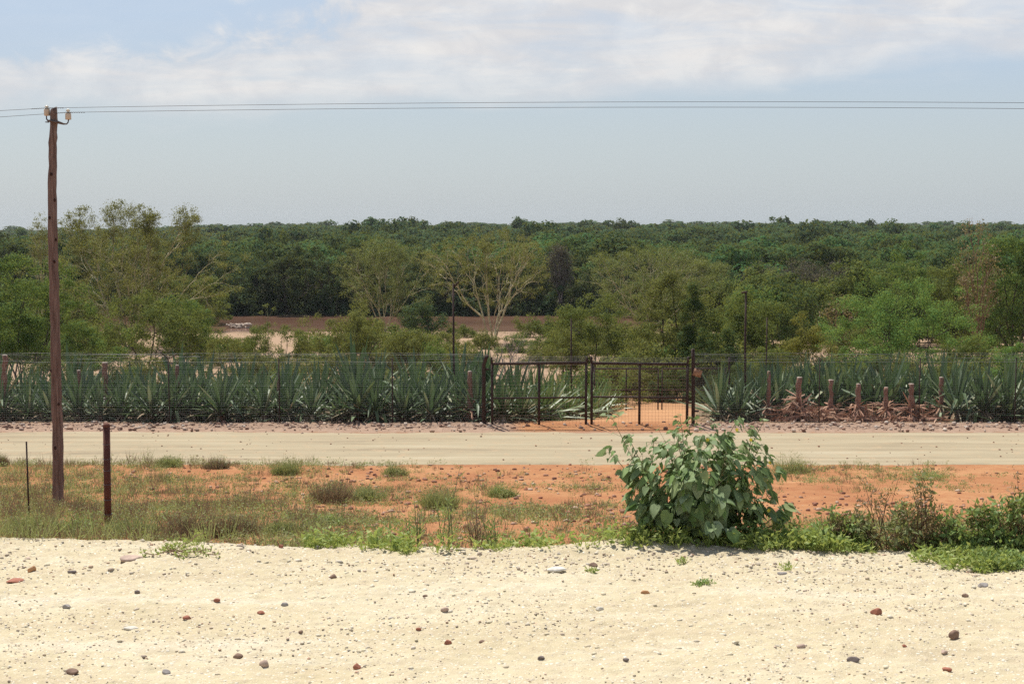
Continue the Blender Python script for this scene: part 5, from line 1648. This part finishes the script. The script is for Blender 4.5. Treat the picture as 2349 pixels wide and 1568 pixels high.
# tall thin stalks rising in front of the verge
for vx, vy, vt, nst, w_, lab in ((1026, 1222, 1045, 5, 46, 'tallest grass stalk in the middle of the picture'), (955, 1226, 1110, 6, 60, 'loose stand of thin stalks left of the tallest grass stalk'), (1090, 1224, 1120, 9, 80, 'loose stand of dry stalks right of the tallest grass stalk'), (1135, 1218, 1130, 5, 44, 'few stalks with leafy heads before the bare orange slope')):
    g = shoulder(vx, 1100)
    g.y = float(crest(np.array([g.x]))[0]) + .05; g.z = float(gravel_z(np.array([g.x]), np.array([g.y]))[0])
    q = PX(g.y)
    t = thing('grass_stalks', lab, 'grass', tuple(g), 0, 'tall stalks on the gravel crest')
    mb = MB(); lf = []
    for i in range(nst):
        H = (vy + 16 - vt) * q * (1 if i == 0 else rng.uniform(.45, .85))
        x0 = rng.normal(0, w_ * q * .35) * (i > 0); ln = rng.normal(0, .10)
        pt = np.array([(0, 0, -.03), (x0 * .8, 0, .03), (x0 + ln * H * .3, rng.normal(0, .02), H * .5), (x0 + ln * H, rng.normal(0, .04), H)])
        V, Fs = tube(pt, [.0035, .0032, .0028, .0012], 4); mb.add(V, Fs)
        for j in range(9):
            u = rng.random()
            lf.append(pt[1] * (1 - u) + pt[3] * u)
    mb.build('stalks', M['browntwig' if nst > 8 else 'weedstem'], t)
    lf = np.array(lf); k = len(lf)
    D = unit(np.stack([rng.normal(0, 1, k), rng.normal(0, .6, k), rng.uniform(.4, 1.6, k)], 1))
    V, Fs = leaves(lf, D, rng.normal(0, 1, (k, 3)), rng.uniform(.03, .09, k), .008)
    MB().add(V, Fs).build('leaves', M['weedgreen' if nst < 9 else 'drygrass'], t)

# ------------------------------------------------------------------ green weeds along the gravel crest


def crest_points(n, v0, v1, y0, y1, dens):
    Xs = rng.uniform((v0 - CX) * PX(8.7), (v1 - CX) * PX(8.7), n)
    Y = crest(Xs) + rng.uniform(y0, y1, n)
    vx = CX + Xs / PX(8.7)
    k = rng.random(n) < np.clip(dens(vx, Y, fbm(Xs * 2.2, Y * 2.2, 111, 3)), 0, 1)
    Xs, Y = Xs[k], Y[k]
    return np.stack([Xs, Y, gravel_z(Xs, Y)], 1)


P = crest_points(1700, 690, 1960, -.26, .40, lambda vx, Y, nb: .32 + nb * 1.5 + .35 * sst(vx, 1350, 1500) - .3 * (1 - sst(vx, 690, 900)))
mb = MB()
V, Fs = sprig_mesh(P, rng.uniform(.02, .12, len(P)), 11, .05, .042, .42); mb.add(V, Fs)
V, Fs = tuft_mesh(P[::2], rng.uniform(.05, .13, len(P[::2])), 8, .04, .0055, .9); mb.add(V, Fs)
tag(mb.build('crest_weeds', M['weedbright']), 'bright yellow-green weeds fringing the gravel crest', 'weeds', None, 'stuff')
P = crest_points(560, 1480, 2720, -.10, .45, lambda vx, Y, nb: .5 + nb * 1.0)
mb = MB()
V, Fs = sprig_mesh(P, rng.uniform(.05, .17, len(P)), 15, .07, .042, .45); mb.add(V, Fs)
tag(mb.build('leafy_weeds', M['weedgreen']), 'fresh green leafy weeds along the crest on the right', 'weeds', None, 'stuff')
P = crest_points(420, -420, 760, .05, .6, lambda vx, Y, nb: .35 + nb * 1.0)
mb = MB()
V, Fs = tuft_mesh(P, rng.uniform(.08, .26, len(P)), 14, .05, .004, .8); mb.add(V, Fs)
V, Fs = sprig_mesh(P, rng.uniform(.06, .2, len(P)), 10, .05, .016, .5); mb.add(V, Fs)
tag(mb.build('crest_grass', M['weed']), 'grey-green grass behind the gravel crest on the left', 'grass', None, 'stuff')

HERB = [(1945, 1262, 1128, 72, 'weedgreen', 'brown-green herb clump next to the broad-leaved bush on its right', .5), (2035, 1262, 1118, 78, 'weed', 'reddish brown dry herb clump in the middle of the right-hand weeds', .75), (2120, 1262, 1105, 76, 'weed', 'tallest brown-stemmed herb clump of the right-hand weeds', .7),
        (2205, 1268, 1128, 66, 'weedgreen', 'herb clump with a bright green shoot near the right edge', .45), (2290, 1272, 1110, 80, 'weedgreen', 'green grassy herb clump at the right edge', .3), (2360, 1278, 1120, 70, 'weedgreen', 'green herb clump cut by the right border of the picture', .3)]
for vx, vb, vt, hw, mk, lab, dry in HERB:
    g = shoulder(vx, 1100); g.y += .05
    g.z = float(gravel_z(np.array([g.x]), np.array([g.y]))[0])
    H = (at(vx, vt, g.y).z - g.z) * (.80 + .3 * ((vx * 7) % 3) / 2); R = hw * PX(g.y) * .9
    t = thing('herb_clump', lab, 'weed', tuple(g), 0, 'herb clumps on the crest at the right')
    tips = envelope(95, H, R, .03, 'dome', .55, .7)
    V, Fs = segs_tubes(*skeleton(np.array([0, 0, -.05]), tips, .0022, .2, expo=.4, first_groups=12), 3)
    MB().add(V, Fs).build('stems', M['browntwig'], t)
    sel = rng.random(95) < dry
    V, Fs = foliage(tips[~sel], 15, .055, .042, .40, .1); MB().add(V, Fs).build('leaves', M[mk], t)
    if sel.sum():
        V, Fs = foliage(tips[sel], 15, .05, .026, .3, .1); MB().add(V, Fs).build('dry_leaves', M['brownleaf'], t)
# low leafy mats on the gravel
MATS = [(2215, 1285, 120, 'weedbright', 'low bright green leafy mat on the gravel at the right', 150, .05), (2310, 1295, 80, 'weedgreen', 'low green leafy mat at the right edge of the gravel', 90, .05), (935, 1272, 26, 'weedbright', 'small yellow-green grass tuft on the gravel left of the middle', 14, .05), (1612, 1340, 42, 'weedgreen', 'dark green flat sprig on the gravel below the broad-leaved bush', 22, .018),
        (1565, 1292, 20, 'weedbright', 'small yellowish sprig between stone and bush on the gravel', 10, .03), (1885, 1262, 26, 'weedbright', 'tiny yellow-green shoot on the gravel right of the bush', 10, .05), (1803, 1306, 18, 'weedbright', 'tiny shoot beside the blue-grey stone', 7, .04), (1360, 1312, 18, 'weedbright', 'tiny yellow-green shoot under the reddish brown stone', 8, .025), (1140, 1262, 40, 'weedbright', 'small scattered shoots just below the crest in the middle', 12, .03), (400, 1262, 40, 'weedbright', 'small grass sprig above the creeping plant', 16, .04), (430, 1250, 50, 'weedbright', 'yellow-green shoots on the crest above the creeping plant', 16, .05)]
for vx, vy, hw, mk, lab, n, h in MATS:
    g = shoulder(vx, vy)
    R = hw * PX(g.y) * (1 if hw > 60 else .6)
    a = rng.random(n) * 2 * pi; r = R * np.sqrt(rng.random(n))
    xx, yy = g.x + r * np.cos(a), g.y + r * np.sin(a) * (1.0 if hw > 60 else .8)
    yy = np.minimum(yy, crest(xx) + .2)
    z0 = float(gravel_z(np.array([g.x]), np.array([g.y]))[0])
    P = np.stack([xx - g.x, yy - g.y, gravel_z(xx, yy) - z0], 1)
    V, Fs = sprig_mesh(P, rng.uniform(.4, 1.3, n) * h, 12 if hw > 60 else 6, .035 if hw > 60 else .022, .036 if hw > 60 else .022, .42)
    mb = MB().add(V, Fs)
    V, Fs = tuft_mesh(P[::3], h * 1.6, 6, .02, .004, 1.0); mb.add(V, Fs)
    o = mb.build('ground_weed', M[mk]); o.location = (g.x, g.y, z0)
    tag(o, lab, 'weed', 'small green weeds on the gravel')
# creeping plant with runners
g = shoulder(390, 1272)
t = thing('creeping_plant', 'sprawling plant with thin runners on the gravel crest at the left', 'plant', tuple(g))
mb = MB(); lp = []
for ex, ey in ((-60, 4), (75, -3), (110, 2), (40, 16), (-30, -26), (45, -46), (90, -14)):
    e = np.array([ex * PX(g.y), -ey * PX(g.y) * 3.0, 0])
    pt = [e * u + np.array([0, rng.normal(0, .012), 0]) for u in np.linspace(0, 1, 6)]
    pt = [np.array([p_[0], p_[1], float(gravel_z(np.array([g.x + p_[0]]), np.array([g.y + p_[1]]))[0]) - g.z + .012 + .02 * rng.random() + (.07 * u if ey < -30 else 0)]) for p_, u in zip(pt, np.linspace(0, 1, 6))]
    V, Fs = tube(pt, .0028, 4); mb.add(V, Fs)
    lp += [pt[i] for i in (2, 3, 4, 5)]
mb.build('runners', M['browntwig'], t)
V, Fs = foliage(np.array(lp), 8, .03, .022, .5, .1); MB().add(V, Fs).build('leaves', M['weedbright'], t)

# ------------------------------------------------------------------ the broad-leaved bush
def veined(name, cols):
    m = leaf_mat(name, cols, .22, .25, .65, tint=(.12, .26, .05))
    return m


M['broad'] = veined('velvet_grey_green_leaf', [(.205, .285, .125), (.25, .33, .16), (.165, .24, .10), (.36, .43, .25), (.20, .31, .09), (.13, .20, .08), (.28, .33, .14)])
M['petal'] = plain('yellow_petal', [(.3, (.75, .60, .06)), (.7, (.85, .72, .12))], 20, .6, .2)
HEART_V = np.array([(0, 0, 0), (0, .35, 0), (0, .7, 0), (0, 1, 0),
                    (.22, -.14, 0), (.43, .02, 0), (.45, .32, 0), (.24, .72, 0),
                    (-.22, -.14, 0), (-.43, .02, 0), (-.45, .32, 0), (-.24, .72, 0)], float)
HEART_F = np.array([(0, 4, 5, 1), (1, 5, 6, 2), (2, 6, 7, 3), (0, 1, 9, 8), (1, 2, 10, 9), (2, 3, 11, 10)])


def hearts(C, D, N, L):
    n = len(C)
    D = unit(D); S = unit(np.cross(D, N)); N2 = np.cross(S, D)
    fold = rng.uniform(-.10, .55, n); curl = rng.uniform(.0, .35, n); asym = rng.normal(0, .12, n)
    v = np.repeat(HEART_V[None], n, 0)
    v[..., 2] = np.abs(v[..., 0]) * fold[:, None] - curl[:, None] * v[..., 1] ** 2 + asym[:, None] * v[..., 0] + .05 * rng.normal(0, 1, (n, 12)) * (np.abs(v[..., 0]) > .1)
    w = rng.uniform(.80, 1.05, n)
    W3 = C[:, None] + L[:, None, None] * (v[..., 0:1] * w[:, None, None] * S[:, None] + v[..., 1:2] * D[:, None] + v[..., 2:3] * N2[:, None])
    return W3.reshape(-1, 3), [((np.arange(n) * 12)[:, None, None] + HEART_F[None]).reshape(-1, 4)]


BY = 8.72
g = at(1595, 1232, BY)
bush = thing('broad_leaved_bush', 'large grey-green bush with broad heart-shaped leaves on the gravel crest', 'bush', tuple(g))
q = PX(BY)
ENDS = [(1405, 960), (1395, 1030), (1432, 1085), (1440, 1000), (1470, 1060), (1500, 1010), (1555, 985), (1545, 1040), (1560, 955), (1590, 960), (1608, 1005), (1640, 975), (1665, 1000), (1690, 965), (1722, 985), (1752, 965), (1745, 1020), (1760, 1050), (1755, 1095), (1778, 1085), (1765, 1130), (1720, 1060), (1680, 1050), (1640, 1040), (1600, 1060), (1450, 1130), (1470, 1165), (1500, 1100), (1535, 1110), (1570, 1120), (1615, 1110), (1660, 1110), (1700, 1120), (1740, 1150), (1805, 1160), (1790, 1195), (1490, 1185), (1520, 1160), (1580, 1160), (1640, 1160), (1690, 1165)]
tips = []
for vx, vy in ENDS:
    edge_ = abs(vx - 1590) / 190
    dy = rng.normal(0, .17) * (1.1 - .7 * min(edge_, 1)) 
    w = np.array(at(vx, vy, BY + dy) - g)
    tips.append(w)
for _ in range(85):
    a = rng.random() * 2 * pi; r = .40 * np.sqrt(rng.random())
    tips.append(np.array([r * cos(a) * 1.1, r * sin(a) * .9, rng.uniform(.10, .70) * math.sqrt(max(.2, 1 - (r / .52) ** 2))]))
tips = np.array(tips)
p0, p1, r0, r1 = skeleton(np.array([0, 0, -.30]), tips, .0030, .16, frac=.34, wob=.05, expo=.45, first_groups=7)
V, Fs = segs_tubes(p0, p1, r0, r1, 6)
MB().add(V, Fs).build('stems', M['weedstem'], bush)
# leaves sit along the outer parts of every stem on short stalks
ln = np.linalg.norm(p1 - p0, axis=1)
use = (r1 < .0075)
C, stalk0 = [], []
for i in np.nonzero(use)[0]:
    for _ in range(max(1, int(ln[i] / .026))):
        u = rng.random(); b = p0[i] * (1 - u) + p1[i] * u
        a = rng.random() * 2 * pi
        o_ = np.array([cos(a), sin(a), rng.uniform(-.1, .7)]) * rng.uniform(.02, .055)
        C.append(b + o_); stalk0.append(b)
for tpp in tips:
    for _ in range(4):
        a = rng.random() * 2 * pi
        C.append(tpp + np.array([cos(a), sin(a), rng.uniform(-.2, .8)]) * rng.uniform(.008, .03)); stalk0.append(tpp)
C, stalk0 = np.array(C), np.array(stalk0)
nf = 300
dd = unit(rng.normal(0, 1, (nf, 3)))
rr_ = rng.random(nf) ** .30
Fp = dd * rr_[:, None] * np.array([.46, .34, .34]) + np.array([0, 0, .43])
Fp[:, 0] *= np.interp(Fp[:, 2], [0, .15, .35, .55, .8], [.35, .55, .92, 1.05, .95])
keepf = rng.random(nf) < np.clip(1.25 - np.maximum(Fp[:, 2] - .45, 0) * 2.6, .15, 1)
Fp = Fp[keepf]
nodes = p1[use]
near = np.array([nodes[np.argmin(((nodes - f_) ** 2).sum(1))] for f_ in Fp])
C = np.concatenate([C, Fp]); stalk0 = np.concatenate([stalk0, near])
low_ = (C[:, 2] > .10) & (np.abs(C[:, 0]) < np.interp(C[:, 2], [.1, .3, .5], [.30, .46, .62]) + .25 * (C[:, 0] > 0))
C, stalk0 = C[low_], stalk0[low_]
k = len(C)
out = unit(C * np.array([1, 1, .3]) - np.array([0, 0, .1]))
D = unit(out * .7 + unit(C - stalk0 + 1e-6) * .35 + rng.normal(0, .35, (k, 3)) + np.array([0, 0, -.75]))
N_ = unit(out * .6 + np.array([0, 0, .75]) + rng.normal(0, .38, (k, 3)))
u = np.clip((C[:, 2] - .15) / .6, 0, 1)
L = (.080 - .046 * u) * rng.uniform(.4, 1.45, k)
V, Fs = hearts(C, D, N_, L)
MB().add(V, Fs).build('leaves', M['broad'], bush)
V, Fs = segs_tubes(stalk0, C, np.full(k, .0011), np.full(k, .0009), 3)
MB().add(V, Fs).build('leaf_stalks', M['weedstem'], bush)
for vx, vy in ((1623, 1008 + 0, ), (1650, 1005), (1722, 1008), (1766, 1060), (1763, 1172 - 2), (1690, 985)):
    c = np.array(at(vx, vy, BY - .12) - g)
    mb = MB()
    a = np.arange(5) * 2 * pi / 5 + rng.random()
    D5 = unit(np.stack([np.cos(a), np.full(5, -.5), np.sin(a)], 1))
    V, Fs = leaves(np.repeat(c[None], 5, 0), D5, np.repeat(np.array([[0, -1., .1]]), 5, 0), .014, .013); mb.add(V, Fs)
    mb.build('flower', M['petal'], bush)

# ------------------------------------------------------------------ air
hm, nt, N, L, out = mat('haze_air')
pv = N.new('ShaderNodeVolumePrincipled')
pv.inputs['Color'].default_value = (.86, .92, 1.0, 1)
pv.inputs['Density'].default_value = .00008
pv.inputs['Anisotropy'].default_value = .2
L.new(pv.outputs[0], out.inputs['Volume'])
V, Fs = box((0, 680, -8), (1640, 1560, 46))
tag(MB().add(V, Fs).build('haze', hm), kind='stuff')
SC.cycles.volume_bounces = 0
